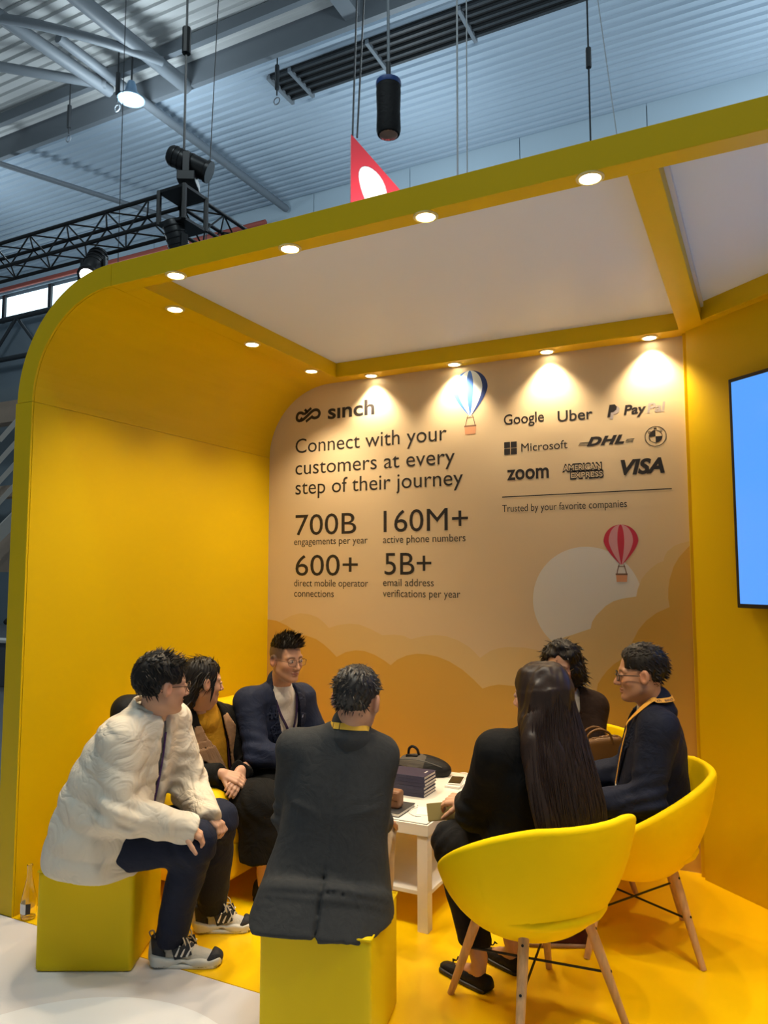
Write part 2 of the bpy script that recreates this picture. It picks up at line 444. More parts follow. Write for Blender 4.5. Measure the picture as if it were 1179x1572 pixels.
# ------------------------------------------------------------------ printed mural on the back wall (flat print)
def flat(name, polys, depth, m, label=None):
    """flat printed shapes: list of polygons in wall coordinates (x, z), lying depth in front of the wall"""
    me = bpy.data.meshes.new(name); bm = bmesh.new()
    for poly in polys:
        vs = [bm.verts.new((x, YB-depth*0.25, z)) for x, z in poly]
        if len(vs) <= 4: bm.faces.new(vs)
        else:
            for tri in tessellate_polygon([[Vector((x, z, 0)) for x, z in poly]]): bm.faces.new([vs[i] for i in tri])
    for fc in bm.faces:
        fc.normal_update()
        if fc.normal.y > 0: fc.normal_flip()
    bm.to_mesh(me); bm.free()
    o = link(name, me, WALL_BACK, m)
    if label: o['label'] = label
    return o
def circ(cx, cz, r, n=40, rz=None): rz = rz or r; return [(cx+r*math.cos(2*math.pi*k/n), cz+rz*math.sin(2*math.pi*k/n)) for k in range(n)]
def ribbon2(pts, w):
    P = [np.array(p, float) for p in pts]; L = []; Rr = []
    for i, p in enumerate(P):
        t = P[min(i+1, len(P)-1)]-P[max(i-1, 0)]; t /= np.linalg.norm(t)+1e-9; n = np.array([-t[1], t[0]])*w/2
        L.append(p+n); Rr.append(p-n)
    return [[tuple(L[i]), tuple(L[i+1]), tuple(Rr[i+1]), tuple(Rr[i])] for i in range(len(P)-1)]
def smooth_curve(pts, n=6):
    P = [np.array(p, float) for p in pts]; out = []
    for i in range(len(P)-1):
        p0, p1, p2, p3 = P[max(i-1, 0)], P[i], P[i+1], P[min(i+2, len(P)-1)]
        for k in range(n):
            t = k/n; out.append(0.5*((2*p1)+(-p0+p2)*t+(2*p0-5*p1+4*p2-p3)*t*t+(-p0+3*p1-3*p2+p3)*t**3))
    out.append(P[-1]); return [tuple(x) for x in out]

def text_mesh(body, weight=0.0, shear=0.0, spacing=1.0):
    cu = bpy.data.curves.new('print', 'FONT'); cu.body = body; cu.size = 1.0; cu.offset = weight; cu.shear = shear; cu.space_character = spacing
    cu.resolution_u = 4
    o = bpy.data.objects.new('print', cu); COL.objects.link(o)
    dg = bpy.context.evaluated_depsgraph_get(); dg.update()
    me = bpy.data.meshes.new_from_object(o.evaluated_get(dg))
    bpy.data.objects.remove(o); bpy.data.curves.remove(cu)
    return me
_H = text_mesh('H'); CAPH = max(v.co.y for v in _H.vertices)-min(v.co.y for v in _H.vertices)
def lettering(body, x0, zb, x1, cap=0.0, weight=0.0, shear=0.0, spacing=1.0, m=None, depth=0.003, ref=None, name='lettering'):
    me = text_mesh(body, weight, shear, spacing)
    xs = [v.co.x for v in me.vertices]; a, b = min(xs), max(xs)
    sx = (x1-x0)/(b-a)
    capu = CAPH if ref is None else ref
    sz = cap/capu if cap else sx
    for v in me.vertices:
        v.co = (x0+(v.co.x-a)*sx, YB-depth*0.25, zb+v.co.y*sz)
    # from_object gives faces looking along +z of the text plane -> make them look at -y
    bm = bmesh.new(); bm.from_mesh(me)
    for fc in bm.faces:
        fc.normal_update()
        if fc.normal.y > 0: fc.normal_flip()
    bm.to_mesh(me); bm.free()
    return link(name, me, WALL_BACK, m or M['ink'])

L1 = [(-3.13, 1.20), (-3.121, 1.21), (-3.011, 1.244), (-2.93, 1.282), (-2.856, 1.299), (-2.782, 1.294), (-2.714, 1.274), (-2.662, 1.24), (-2.626, 1.206), (-2.55, 1.228), (-2.47, 1.239), (-2.391, 1.235), (-2.304, 1.207), (-2.224, 1.172), (-2.129, 1.179), (-2.068, 1.173), (-2.019, 1.153), (-1.941, 1.174), (-1.852, 1.186), (-1.777, 1.181), (-1.699, 1.158), (-1.627, 1.121), (-1.586, 1.087), (-1.557, 1.057), (-1.494, 1.101), (-1.436, 1.121), (-1.38, 1.13), (-1.28, 1.131), (-1.202, 1.12), (-1.16, 1.10), (-1.105, 1.162), (-1.04, 1.20), (-0.99, 1.217), (-0.89, 1.254), (-0.882, 1.291), (-0.859, 1.328), (-0.803, 1.384), (-0.76, 1.411), (-0.713, 1.426), (-0.636, 1.439), (-0.628, 1.477), (-0.605, 1.535), (-0.58, 1.568), (-0.552, 1.596), (-0.52, 1.621), (-0.486, 1.635), (-0.482, 1.657), (-0.467, 1.685), (-0.429, 1.717), (-0.396, 1.73), (-0.347, 1.742)]
L2 = [(-3.13, 1.25), (-3.122, 1.251), (-3.05, 1.243), (-2.967, 1.214), (-2.913, 1.184), (-2.886, 1.154), (-2.807, 1.15), (-2.728, 1.129), (-2.666, 1.096), (-2.615, 1.059), (-2.564, 1.016), (-2.494, 1.052), (-2.42, 1.066), (-2.352, 1.064), (-2.28, 1.044), (-2.208, 1.01), (-2.162, 0.983), (-2.115, 1.021), (-2.05, 1.049), (-1.978, 1.064), (-1.91, 1.063), (-1.835, 1.052), (-1.757, 1.026), (-1.671, 0.981), (-1.6, 0.926), (-1.543, 0.875), (-1.493, 0.894), (-1.44, 0.905), (-1.343, 0.903), (-1.226, 0.885), (-1.035, 0.883), (-0.87, 0.886), (-0.858, 0.945), (-0.835, 0.983), (-0.806, 1.021), (-0.769, 1.059), (-0.729, 1.086), (-0.696, 1.134), (-0.66, 1.196), (-0.63, 1.255), (-0.588, 1.306), (-0.532, 1.35), (-0.463, 1.383), (-0.469, 1.432), (-0.467, 1.479), (-0.459, 1.532), (-0.436, 1.603), (-0.408, 1.652), (-0.38, 1.684), (-0.347, 1.72)]
def cols(top):  # strips down to the floor
    return [[(top[i][0], 0.002), (top[i+1][0], 0.002), top[i+1], top[i]] for i in range(len(top)-1) if top[i+1][0] > top[i][0]+1e-6]
def under(top):
    return [[(-3.13, 0.002), (-0.347, 0.002)]+[p for p in reversed(top)]]
def build_mural():
    flat('printed_moon', [circ(-0.912, 1.41, 0.311, 72)], 0.0006, M['moon'], 'pale grey printed moon disc')
    flat('printed_cloud', under(L1), 0.0012, M['cloud1'], 'tan printed cloud bank')
    flat('printed_cloud', under(L2), 0.0018, M['cloud2'], 'darker orange printed cloud bank')
    T = [('s\u0131nch', -2.643, 2.636, -2.28, 0.100, 0.022, 0, 1.0), ('Connect with your', -2.907, 2.415, -1.762, 0.100, 0.0, 0, 1.0),
         ('customers at every', -2.906, 2.262, -1.708, 0.100, 0.0, 0, 1.0), ('step of their journey', -2.904, 2.123, -1.655, 0.100, 0.0, 0, 1.0),
         ('700B', -2.901, 1.838, -2.417, 0.140, 0.0, 0, 1.0), ('160M+', -2.212, 1.841, -1.625, 0.140, 0.0, 0, 1.0),
         ('engagements per year', -2.911, 1.77, -2.331, 0.047, 0, 0, 1), ('active phone numbers', -2.217, 1.769, -1.642, 0.047, 0, 0, 1),
         ('600+', -2.898, 1.558, -2.404, 0.140, 0.0, 0, 1), ('5B+', -2.206, 1.563, -1.874, 0.140, 0.0, 0, 1),
         ('direct mobile operator', -2.908, 1.484, -2.327, 0.047, 0, 0, 1), ('connections', -2.907, 1.413, -2.589, 0.047, 0, 0, 1),
         ('email address', -2.217, 1.489, -1.858, 0.047, 0, 0, 1), ('verifications per year', -2.218, 1.419, -1.68, 0.047, 0, 0, 1),
         ('Google', -1.385, 2.477, -1.136, 0.062, 0.008, 0, 1), ('Uber', -1.054, 2.465, -0.85, 0.064, 0.012, 0, 1),
         ('Microsoft', -1.278, 2.303, -0.999, 0.049, 0.0, 0, 1), ('Trusted by your favorite companies', -1.403, 1.941, -0.672, 0.043, 0, 0, 1),
         ('VISA', -0.700, 2.128, -0.464, 0.078, 0.042, 0.25, 1.0), ('DHL', -0.888, 2.308, -0.675, 0.046, 0.055, 0.35, 1.12)]
    for t in T: lettering(*t[:5], weight=t[5], shear=t[6], spacing=t[7])
    lettering('zoom', -1.37, 2.136, -1.113, 0.088, weight=0.022)
    lettering('Pay', -0.674, 2.471, -0.552, 0.052, weight=0.028, shear=0.15)
    lettering('Pal', -0.548, 2.470, -0.450, 0.052, weight=0.028, shear=0.15, m=M['inkgrey'])
    # framed two-line card mark: dark outline letters on dark-edged plates
    for s, x0, x1, z in (('AMERICAN', -1.030, -0.807, 2.166), ('EXPRESS', -0.985, -0.799, 2.121)):
        lettering(s, x0-.003, z-.002, x1+.003, 0.041, weight=0.075, depth=0.0026)
        lettering(s, x0+.003, z+.003, x1-.003, 0.031, weight=0.008, m=M['wall'], depth=0.0032)
    # looped emblem beside the first word
    w = 0.0205
    a = smooth_curve([(-2.852, 2.664), (-2.872, 2.645), (-2.892, 2.652), (-2.898, 2.672), (-2.885, 2.697), (-2.860, 2.700), (-2.838, 2.688)])
    a2 = smooth_curve([(-2.868, 2.644), (-2.845, 2.651), (-2.81, 2.674), (-2.775, 2.700), (-2.748, 2.710), (-2.722, 2.704), (-2.711, 2.682), (-2.722, 2.660), (-2.750, 2.653), (-2.772, 2.661)])
    flat('emblem', ribbon2(a, w)+ribbon2(a2, w)+ribbon2([(-2.832, 2.722), (-2.806, 2.694)], w*0.9)+ribbon2([(-2.838, 2.686), (-2.778, 2.726)], w*0.9)+ribbon2([(-2.822, 2.634), (-2.765, 2.668)], w*0.9), 0.003, M['ink'])
    # four small squares
    s = 0.037
    flat('emblem', [[(x, z), (x+s, z), (x+s, z+s), (x, z+s)] for x in (-1.385, -1.385+0.042) for z in (2.291, 2.291+0.041)], 0.003, M['ink'])
    # double letter P
    def Pm(x, z, k): return [(x, z), (x+0.016*k, z), (x+0.021*k, z+0.026*k), (x+0.036*k, z+0.028*k), (x+0.052*k, z+0.040*k), (x+0.055*k, z+0.058*k), (x+0.044*k, z+0.072*k), (x+0.014*k, z+0.072*k)]
    flat('emblem', [Pm(-0.752, 2.452, 1.0)], 0.0027, M['inkgrey']); flat('emblem', [Pm(-0.767, 2.464, 1.0)], 0.0032, M['ink'])
    # stripes either side of the slanted three letters
    for k in range(3):
        z = 2.3105+k*0.0075; dx = 0.004*k
        flat('stripe', [[(-0.936+dx, z), (-0.885+dx*1.6, z), (-0.885+dx*1.6, z+0.0036), (-0.936+dx, z+0.0036)]], 0.0026, M['ink'])
        flat('stripe', [[(-0.672+dx, z), (-0.629+dx, z), (-0.629+dx, z+0.0036), (-0.672+dx, z+0.0036)]], 0.0026, M['ink'])
    # ringed roundel with quartered centre
    c = (-0.507, 2.331)
    def ringp(r0, r1, n=48):
        return [[(c[0]+r*math.cos(2*math.pi*(k+e)/n), c[1]+r*math.sin(2*math.pi*(k+e)/n)) for r, e in ((r0, 0), (r1, 0), (r1, 1), (r0, 1))] for k in range(n)]
    def quarter(r, a0): return [c]+[(c[0]+r*math.cos(a0+math.pi/2*k/10), c[1]+r*math.sin(a0+math.pi/2*k/10)) for k in range(11)]
    flat('roundel', ringp(0.054, 0.058)+ringp(0.033, 0.0365)+[quarter(0.033, math.pi/2), quarter(0.033, -math.pi/2)], 0.0028, M['ink'])
    for ch, dx, dz in (('B', -0.037, 0.018), ('M', -0.008, 0.0385), ('W', 0.022, 0.024)):
        lettering(ch, c[0]+dx, c[1]+dz, c[0]+dx+0.014, 0.013, weight=0.02)
    flat('printed_rule', [[(-1.403, 2.0295), (-0.431, 2.0295), (-0.431, 2.0355), (-1.403, 2.0355)]], 0.003, M['ink'])
    # two hot-air balloons
    def balloon(cx, ztop, w, h, mats, basket_top, label):
        R = w/2; zc = ztop-R*0.98
        def half(t):   # t 0 top .. 1 mouth -> half width, z
            if t < 0.5:
                a = math.pi/2*(t/0.5); return R*math.sin(a), zc+R*0.98*math.cos(a)
            s = (t-0.5)/0.5
            return R*(1-0.94*(s**1.45)*(1.0-0.06*(1-s))), zc-(h-R*0.98)*s
        ks = [-1, -0.70, -0.20, 0.20, 0.70, 1]
        for i in range(5):
            polys = []
            for j in range(24):
                w0, z0 = half(j/24); w1, z1 = half((j+1)/24)
                polys.append([(cx+ks[i]*w0, z0), (cx+ks[i+1]*w0, z0), (cx+ks[i+1]*w1, z1), (cx+ks[i]*w1, z1)])
            polys[0] = polys[0][1:]
            flat('printed_balloon_gore', polys, 0.0028, mats[i], None)
        zb = ztop-h; b = w*0.15
        flat('printed_balloon_rope', ribbon2([(cx-b*0.45, zb), (cx-b*0.8, basket_top+0.02), (cx-b*0.9, basket_top)], 0.005)+ribbon2([(cx+b*0.45, zb), (cx+b*0.8, basket_top+0.02), (cx+b*0.9, basket_top)], 0.005)+ribbon2([(cx-b*0.7, zb-0.012), (cx+b*0.7, zb-0.012)], 0.004), 0.0028, mat('rope_brown', (0.20, 0.11, 0.07), 0.5))
        flat('printed_balloon_basket', [[(cx-b, basket_top-w*0.23), (cx+b*0.95, basket_top-w*0.23), (cx+b*1.08, basket_top), (cx-b*1.1, basket_top)]], 0.0029, M['basket'])
        flat('printed_balloon_rim', [[(cx-b*1.15, basket_top-0.006), (cx+b*1.12, basket_top-0.006), (cx+b*1.12, basket_top+0.004), (cx-b*1.15, basket_top+0.004)]], 0.0031, MATS['rope_brown'])
    balloon(-1.603, 2.845, 0.235, 0.288, [M['blue'], M['bluew'], M['blue'], M['bluew'], M['navyp']], 2.492, '')
    balloon(-0.711, 1.843, 0.190, 0.226, [M['red'], M['pink'], M['red'], M['pink'], M['red']], 1.563, '')
build_mural()

# ------------------------------------------------------------------ wall screen
def build_screen():
    d = np.array([0.762, -0.648, 0]); n = np.array([-0.648, -0.762, 0]); Z = np.array([0, 0, 1.0])
    c0 = np.array([-0.085, 4.09, 0])+n*0.03   # lower-left corner region on the angled wall
    o = empty('wall_screen', (-0.085, 4.09, 1.9)); tag(o, 'large flat screen showing plain sky blue, mounted on the angled yellow wall', 'screen')
    L = 2.0; z0, z1 = 1.398, 2.528
    c = c0+d*L/2+Z*(z0+z1)/2
    kid(MB().obox(c, d, n, Z, L/2, 0.022, (z1-z0)/2).build('bezel', M['blackp'], bevel=0.004), o)
    kid(MB().obox(c+n*0.0225, d, n, Z, L/2-0.02, 0.0012, (z1-z0)/2-0.02).build('display', M['screen']), o)
build_screen()

# ------------------------------------------------------------------ furniture
def yellow_cube(x, y, ang, w, h, label):
    def f(p):
        c, s = math.cos(ang), math.sin(ang); R = np.array([[c, -s, 0], [s, c, 0], [0, 0, 1]])
        q = (p-A3((x, y, 0)))@R.astype(F32)
        bul = 0.004*np.cos(np.clip(q[:, 0]/(w/2), -1, 1)*1.57)*np.cos(np.clip((q[:, 2]-h/2)/(h/2), -1, 1)*1.57)
        return rbox(p, (x, y, h/2), (w/2-0.003, w/2-0.003, h/2), 0.013, R)-bul*0.6
    me = sdf_mesh('pouf', f, (x-w*0.75, y-w*0.75, -0.02), (x+w*0.75, y+w*0.75, h+0.03), 0.011)
    o = link('cube_pouf', me, None, M['cube']); tag(o, label, 'pouf', 'yellow cube poufs')
    # piped seams round the top edge
    c, s = math.cos(ang), math.sin(ang); k = w/2-0.004
    pts = [(x+c*a-s*b, y+s*a+c*b, h-0.003) for a, b in ((-k, -k), (k, -k), (k, k), (-k, k), (-k, -k))]
    mb = MB()
    for i in range(4): mb.tube([pts[i], pts[i+1]], 0.0035, 6)
    mb.build('piping', M['cube'], o, smooth=60)
    return o
yellow_cube(-2.536, 2.400, math.radians(26.6), 0.39, 0.385, 'yellow cube pouf under the man in the cream jacket')
yellow_cube(-1.396, 2.362, math.radians(13), 0.39, 0.392, 'yellow cube pouf under the man in the grey suit, nearest the camera')

def tub_chair(c, face, label, seat_z=0.43):
    """upholstered tub chair; face = facing angle (radians)"""
    o = empty('tub_chair', (c[0], c[1], 0)); tag(o, label, 'chair', 'yellow tub chairs with wooden legs')
    NU, NV = 56, 16; zb = 0.305
    def rim(phi):
        s = (1-math.cos(phi))/2; s = max(0, min(1, (s-0.02)/0.90)); s = 0.55*s+0.45*s*s*(3-2*s)
        R = 0.265+0.050*math.sin(phi)**2+0.040*s
        return R, 0.435+0.305*s, s
    def pt(phi, t):
        R, h, s = rim(phi); a = t*math.pi/2
        r = R*(math.sin(a)**0.80)*(0.76+0.24*t**1.4)
        z = zb+(h-zb)*(1-math.cos(a))**1.25
        return np.array([r*math.cos(phi+face), r*math.sin(phi+face), z])
    def surf(off):
        v = []
        for j in range(NV+1):
            for i in range(NU):
                v.append(pt(2*math.pi*i/NU, max(j/NV, 0.02)))
        return v
    V = surf(0); f = []
    for j in range(NV):
        for i in range(NU): f.append((j*NU+i, j*NU+(i+1) % NU, (j+1)*NU+(i+1) % NU, (j+1)*NU+i))
    f.append(tuple(range(NU-1, -1, -1)))
    me = bpy.data.meshes.new('shell'); me.from_pydata([tuple(x) for x in V], [], f); shade(me)
    sh = link('shell', me, o, M['chair'])
    md = sh.modifiers.new('thick', 'SOLIDIFY'); md.thickness = 0.034; md.offset = 1.0
    bv = sh.modifiers.new('soft', 'BEVEL'); bv.width = 0.0155; bv.segments = 4; bv.limit_method = 'ANGLE'; bv.angle_limit = math.radians(50)
    # seat cushion
    cm = sdf_mesh('cushion', lambda p: smax(ell(p, (0, 0, seat_z-0.03), (0.262, 0.262, 0.06)), p[:, 2]-(seat_z+0.012), 0.02), (-0.3, -0.3, seat_z-0.12), (0.3, 0.3, seat_z+0.05), 0.016)
    link('seat_cushion', cm, o, M['chair'])
    legs = []
    for k in range(4):
        a = face+math.pi/4+k*math.pi/2
        top = np.array([0.185*math.cos(a), 0.185*math.sin(a), 0.355]); bot = np.array([0.315*math.cos(a), 0.315*math.sin(a), 0.0])
        lg = MB().tube([bot, bot*0.65+top*0.35, bot*0.3+top*0.7, top], [0.0125, 0.0155, 0.0185, 0.0185], 14).build('leg', M['wood'], o, smooth=40)
        out = np.array([math.cos(a), math.sin(a), 0.35]); out /= np.linalg.norm(out)
        for tt in (0.12, 0.50):
            p = top*(1-tt)+bot*tt; sd = np.array([math.cos(a), math.sin(a), 0.36]); sd /= np.linalg.norm(sd)
            rr = 0.0185 if tt < 0.3 else 0.0168
            MB().tube([p+sd*(rr-0.004), p+sd*(rr+0.0015)], 0.0048, 8).build('screw', M['black'], lg)
        legs.append((top, bot))
    for k in (0, 1):
        a = legs[k]; b = legs[k+2]; t = 0.50+0.02*k
        MB().tube([a[0]*(1-t)+a[1]*t, b[0]*(1-t)+b[1]*t], 0.0045, 8).build('cross_rod', M['black'], o, smooth=60)
    # under-seat plate joining shell and legs
    MB().lathe([(0.145, 0.300), (0.145, 0.335)], n=28).build('mounting_plate', M['black'], o)
    return o
tub_chair((-0.79, 2.77), math.radians(140.7), 'yellow tub chair under the woman with long dark hair, nearest the camera')
tub_chair((-0.545, 3.50), math.radians(195.0-0), 'yellow tub chair under the man in the navy suit by the right wall')
tub_chair((-0.93, 4.03), math.radians(215.0), 'yellow tub chair at the back wall under the woman in brown')

def build_sofa():
    o = empty('sofa', (-2.66, 3.45, 0)); tag(o, 'low yellow two-seat sofa along the left wall', 'sofa')
    x0, x1, y0, y1 = -3.07, -2.31, 2.825, 4.16
    def part(name, f, lo, hi, h=0.014):
        kid(sdf_obj(name, f, lo, hi, h, M['sofa']), o)
    cx, cy = (x0+x1)/2, (y0+y1)/2
    part('base', lambda p: rbox(p, (cx, cy, 0.19), ((x1-x0)/2-0.004, (y1-y0)/2-0.005, 0.085), 0.02)+0.003*wob(p, 22, 2), (x0-.03, y0-.03, .08), (x1+.03, y1+.03, .31))
    for ya, yb in ((y0, y0+0.165), (y1-0.165, y1)):
        ym = (ya+yb)/2
        def arm(p, ym=ym):
            # arm top slopes gently down to a rounded front end
            top = 0.535+0.05*np.clip((x1-p[:, 0])/0.7, 0, 1)-0.03
            d = rbox(p, (cx, ym, 0.32), ((x1-x0)/2, 0.0825, 0.225), 0.06)
            q = np.stack([np.maximum(p[:, 0]-(x1-0.13), 0), np.maximum(p[:, 2]-0.42, 0)], 1)
            d = smax(d, np.linalg.norm(q, axis=1)-0.13, 0.03)
            return d+0.0025*wob(p, 26, 4)
        part('arm', arm, (x0-.03, ya-.03, .08), (x1+.03, yb+.03, .60))
    part('backrest', lambda p: rbox(p, (x0+0.075, cy, 0.45), (0.085, (y1-y0)/2-0.01, 0.355), 0.06)+0.003*wob(p, 18, 3), (x0-.04, y0-.03, .08), (x0+.2, y1+.03, .86))
    for k in range(2):
        ya = y0+0.168+k*0.5025; yb = ya+0.4975
        part('seat_cushion', lambda p, ya=ya, yb=yb: rbox(p, ((x0+.16+x1)/2, (ya+yb)/2, 0.305), ((x1-x0-.16)/2-0.004, (yb-ya)/2, 0.045), 0.03)-0.006*np.cos(np.clip((p[:, 1]-(ya+yb)/2)/0.25, -1, 1)*1.5), (x0+.1, ya-.02, .24), (x1+.03, yb+.02, .38))
    for x in (x0+.05, x1-.06):
        for y in (y0+.06, y1-.06):
            kid(MB().box(x-.027, x+.027, y-.027, y+.027, 0, .115).build('foot', M['paint'], bevel=.003), o)
    # upholstery button on the near arm
    kid(MB().tube([(-2.46, y0+0.09, 0.545), (-2.46, y0+0.09, 0.552)], 0.008, 10).build('button', M['sofa']), o)
build_sofa()

TX0, TX1, TY0, TY1, TZ = -1.908, -1.358, 3.122, 4.022, 0.46
def build_table():
    o = empty('coffee_table', ((TX0+TX1)/2, (TY0+TY1)/2, 0)); tag(o, 'low white rectangular coffee table with a lower shelf, in the middle of the group', 'table')
    kid(MB().box(TX0, TX1, TY0, TY1, TZ-0.05, TZ).build('top', M['table'], bevel=0.002), o)
    kid(MB().box(TX0+.008, TX1-.008, TY0+.008, TY1-.008, TZ, TZ+0.0018).build('protective_sheet', mat('sheet_edge', (0.06, 0.06, 0.05), 0.3)), o)
    kid(MB().box(TX0+.0115, TX1-.0115, TY0+.0115, TY1-.0115, TZ+0.0012, TZ+0.0028).build('glass_sheet', M['glasstop']), o)
    for x in (TX0+.005, TX1-.055):
        for y in (TY0+.005, TY1-.055):
            kid(MB().box(x, x+.05, y, y+.05, 0, TZ-.05).build('leg', M['table'], bevel=.0015), o)
    kid(MB().box(TX0+.012, TX1-.012, TY0+.03, TY1-.03, .145, .163).build('shelf', M['table'], bevel=.0015), o)
build_table()
# ------------------------------------------------------------------ people
SKIN = dict(light=(0.58, 0.33, 0.215), warm=(0.54, 0.295, 0.185), tan=(0.50, 0.265, 0.16))
def cloth(name, color, rough=0.85, **k):
    kw = dict(noise=0.10, nscale=30, bump=0.12, bscale=350, spec=0.25, wrinkle=0.22); kw.update(k); kw.pop('sheen', None)
    return mat(name, color, rough, **kw)
M_SKIN = mat('skin', (0.6, 0.35, 0.25), 0.45, attr='tint', noise=0.05, nscale=25, bump=0.03, bscale=150, sss=0.08)
M_HAIR = mat('black_hair', (0.009, 0.007, 0.006), 0.5, spec=0.35, noise=0.4, nscale=40, stretch=(1, 1, 0.2))
M_HAIRB = mat('dark_brown_hair', (0.020, 0.011, 0.008), 0.42, spec=0.4, noise=0.4, nscale=40, stretch=(1, 1, 0.2))
M_HAIRG = mat('greying_hair', (0.022, 0.020, 0.019), 0.42, noise=0.7, nscale=90)
M_EYE = mat('eye_white', (0.62, 0.58, 0.55), 0.25); M_IRIS = mat('eye_iris', (0.012, 0.008, 0.006), 0.2)
M_LENS = mat('spectacle_lens', (1, 1, 1), 0.05)
def _lens():
    nt = M_LENS.node_tree; t = nt.nodes.new('ShaderNodeBsdfTransparent'); ms = nt.nodes.new('ShaderNodeMixShader'); ms.inputs[0].default_value = 0.06
    nt.links.new(t.outputs[0], ms.inputs[1]); nt.links.new(nt.nodes['Principled BSDF'].outputs[0], ms.inputs[2]); nt.links.new(ms.outputs[0], nt.nodes['Material Output'].inputs['Surface'])
_lens()

def frame_from(fwd, up=(0, 0, 1)):
    x = unit(fwd); z = np.array(up, float); z = unit(z-x*(z@x)); y = np.cross(z, x)
    return np.stack([x, y, z], 1)   # columns forward, left, up

class Head:
    """head of 0.235 m height; local axes x forward, y left, z up, origin between the eyes' level and the ears"""
    def __init__(s, c, fwd, up=(0, 0, 1), scale=1.0, fem=False):
        s.c = np.array(c, float); s.R = frame_from(fwd, up); s.k = scale; s.fem = fem
    def loc(s, p): return ((p-A3(s.c))@s.R.astype(F32))/F32(s.k)
    def w(s, q): return s.c+s.R@(np.array(q, float)*s.k)
    def sdf(s, p):
        q = s.loc(p); q = q.copy(); q[:, 1] = np.abs(q[:, 1]); j = 0.93 if s.fem else 1.0
        d = ell(q, (-0.014, 0, 0.030), (0.095, 0.075, 0.086))
        d = smin(d, ell(q, (0.026, 0, -0.030), (0.060, 0.061*j, 0.082)), 0.03)
        d = smin(d, rc(q, (0.0, 0.043*j, -0.058), (0.052, 0.012, -0.092), 0.022, 0.019), 0.035)      # jaw line
        d = smin(d, ell(q, (0.070, 0, -0.098), (0.018, 0.022, 0.015)), 0.02)                             # chin
        d = smin(d, ell(q, (0.054, 0.036, -0.028), (0.026, 0.024, 0.022)), 0.02)                         # cheek
        d = smin(d, rc(q, (0.079, 0.006, 0.020), (0.068, 0.046, 0.019), 0.009, 0.008), 0.014)            # brow
        d = smax(d, -ell(q, (0.093, 0.031, 0.001), (0.016, 0.018, 0.011)), 0.010)                        # socket
        d = smin(d, rc(q, (0.084, 0, 0.008), (0.106, 0, -0.034), 0.0075, 0.0105), 0.010)                 # nose
        d = smin(d, ell(q, (0.094, 0.011, -0.039), (0.010, 0.0075, 0.0075)), 0.006)
        d = smin(d, ell(q, (0.083, 0, -0.0605), (0.0105, 0.023, 0.0055)), 0.005)                         # lips
        d = smin(d, ell(q, (0.082, 0, -0.0725), (0.0105, 0.019, 0.0065)), 0.005)
        d = smax(d, -rc(q, (0.094, 0, -0.0665), (0.086, 0.022, -0.0655), 0.0018), 0.003)
        d = smin(d, ell(q, (0.079, 0.031, 0.0005), (0.0125, 0.0165, 0.0105)), 0.004)                     # lids
        e = ell(q, (-0.008, 0.0820, -0.006), (0.021, 0.0125, 0.033), R=np.array([[0.95, 0.30, -0.1], [-0.30, 0.95, 0], [0.1, 0, 1.0]]))
        e = smax(e, -ell(q, (-0.001, 0.0930, -0.004), (0.011, 0.008, 0.019)), 0.006)
        d = smin(d, e, 0.006)
        return d*F32(s.k)
    def tint(s, P, base, fade=0.0):
        q = s.loc(P); n = len(P); C = np.tile(np.array(base)[None], (n, 1))
        def mixto(m, col):
            nonlocal C
            C = C*(1-m[:, None])+np.array(col)[None]*m[:, None]
        g = lambda c, r: np.exp(-((np.abs(q[:, 1])-c[1])/r[1])**2-((q[:, 0]-c[0])/r[0])**2-((q[:, 2]-c[2])/r[2])**2)
        b = np.array(base)
        mixto(0.35*g((0.07, 0.042, -0.032), (0.03, 0.022, 0.02)), b*np.array([1.05, 0.72, 0.68]))
        mixto(0.30*g((0.10, 0, -0.036), (0.02, 0.014, 0.014)), b*np.array([1.05, 0.75, 0.7]))
        mixto(0.45*g((-0.008, 0.085, -0.006), (0.03, 0.012, 0.03)), b*np.array([1.08, 0.66, 0.6]))
        lip = np.clip(1.6*g((0.088, 0, -0.0665), (0.02, 0.021, 0.0105)), 0, 1)*(q[:, 0] > 0.06)
        mixto(0.75*lip, (0.36, 0.105, 0.085) if s.fem else (0.36, 0.135, 0.11))
        eye = np.clip(2.2*g((0.088, 0.031, 0.0), (0.02, 0.0125, 0.0055))-0.5, 0, 1)*(q[:, 0] > 0.07)
        mixto(eye*0.9, (0.50, 0.45, 0.42))
        ir = np.clip(3*g((0.09, 0.031, 0.0005), (0.02, 0.0050, 0.0052))-0.9, 0, 1)*(q[:, 0] > 0.07)
        mixto(ir, (0.012, 0.008, 0.007))
        lash = np.clip(3*g((0.088, 0.031, 0.0068), (0.02, 0.0150, 0.0024))-0.8, 0, 1)*(q[:, 0] > 0.07)
        mixto(lash*0.85, (0.03, 0.018, 0.014))
        zb = 0.0215-0.004*((np.abs(q[:, 1])-0.028)/0.018)**2
        br = np.exp(-((q[:, 2]-zb)/0.0042)**2)*np.clip((0.052-np.abs(q[:, 1]))/0.01, 0, 1)*np.clip((np.abs(q[:, 1])-0.010)/0.006, 0, 1)*(q[:, 0] > 0.04)
        mixto(br*0.85, (0.016, 0.011, 0.009))
        if fade:   # clipped hair at the sides: fine dark stubble showing the scalp
            m = np.clip((q[:, 2]-(-0.015))/0.03, 0, 1)*np.clip((0.052-q[:, 0])/0.015, 0, 1)
            mixto(m*fade, (0.035, 0.024, 0.018))
        return C

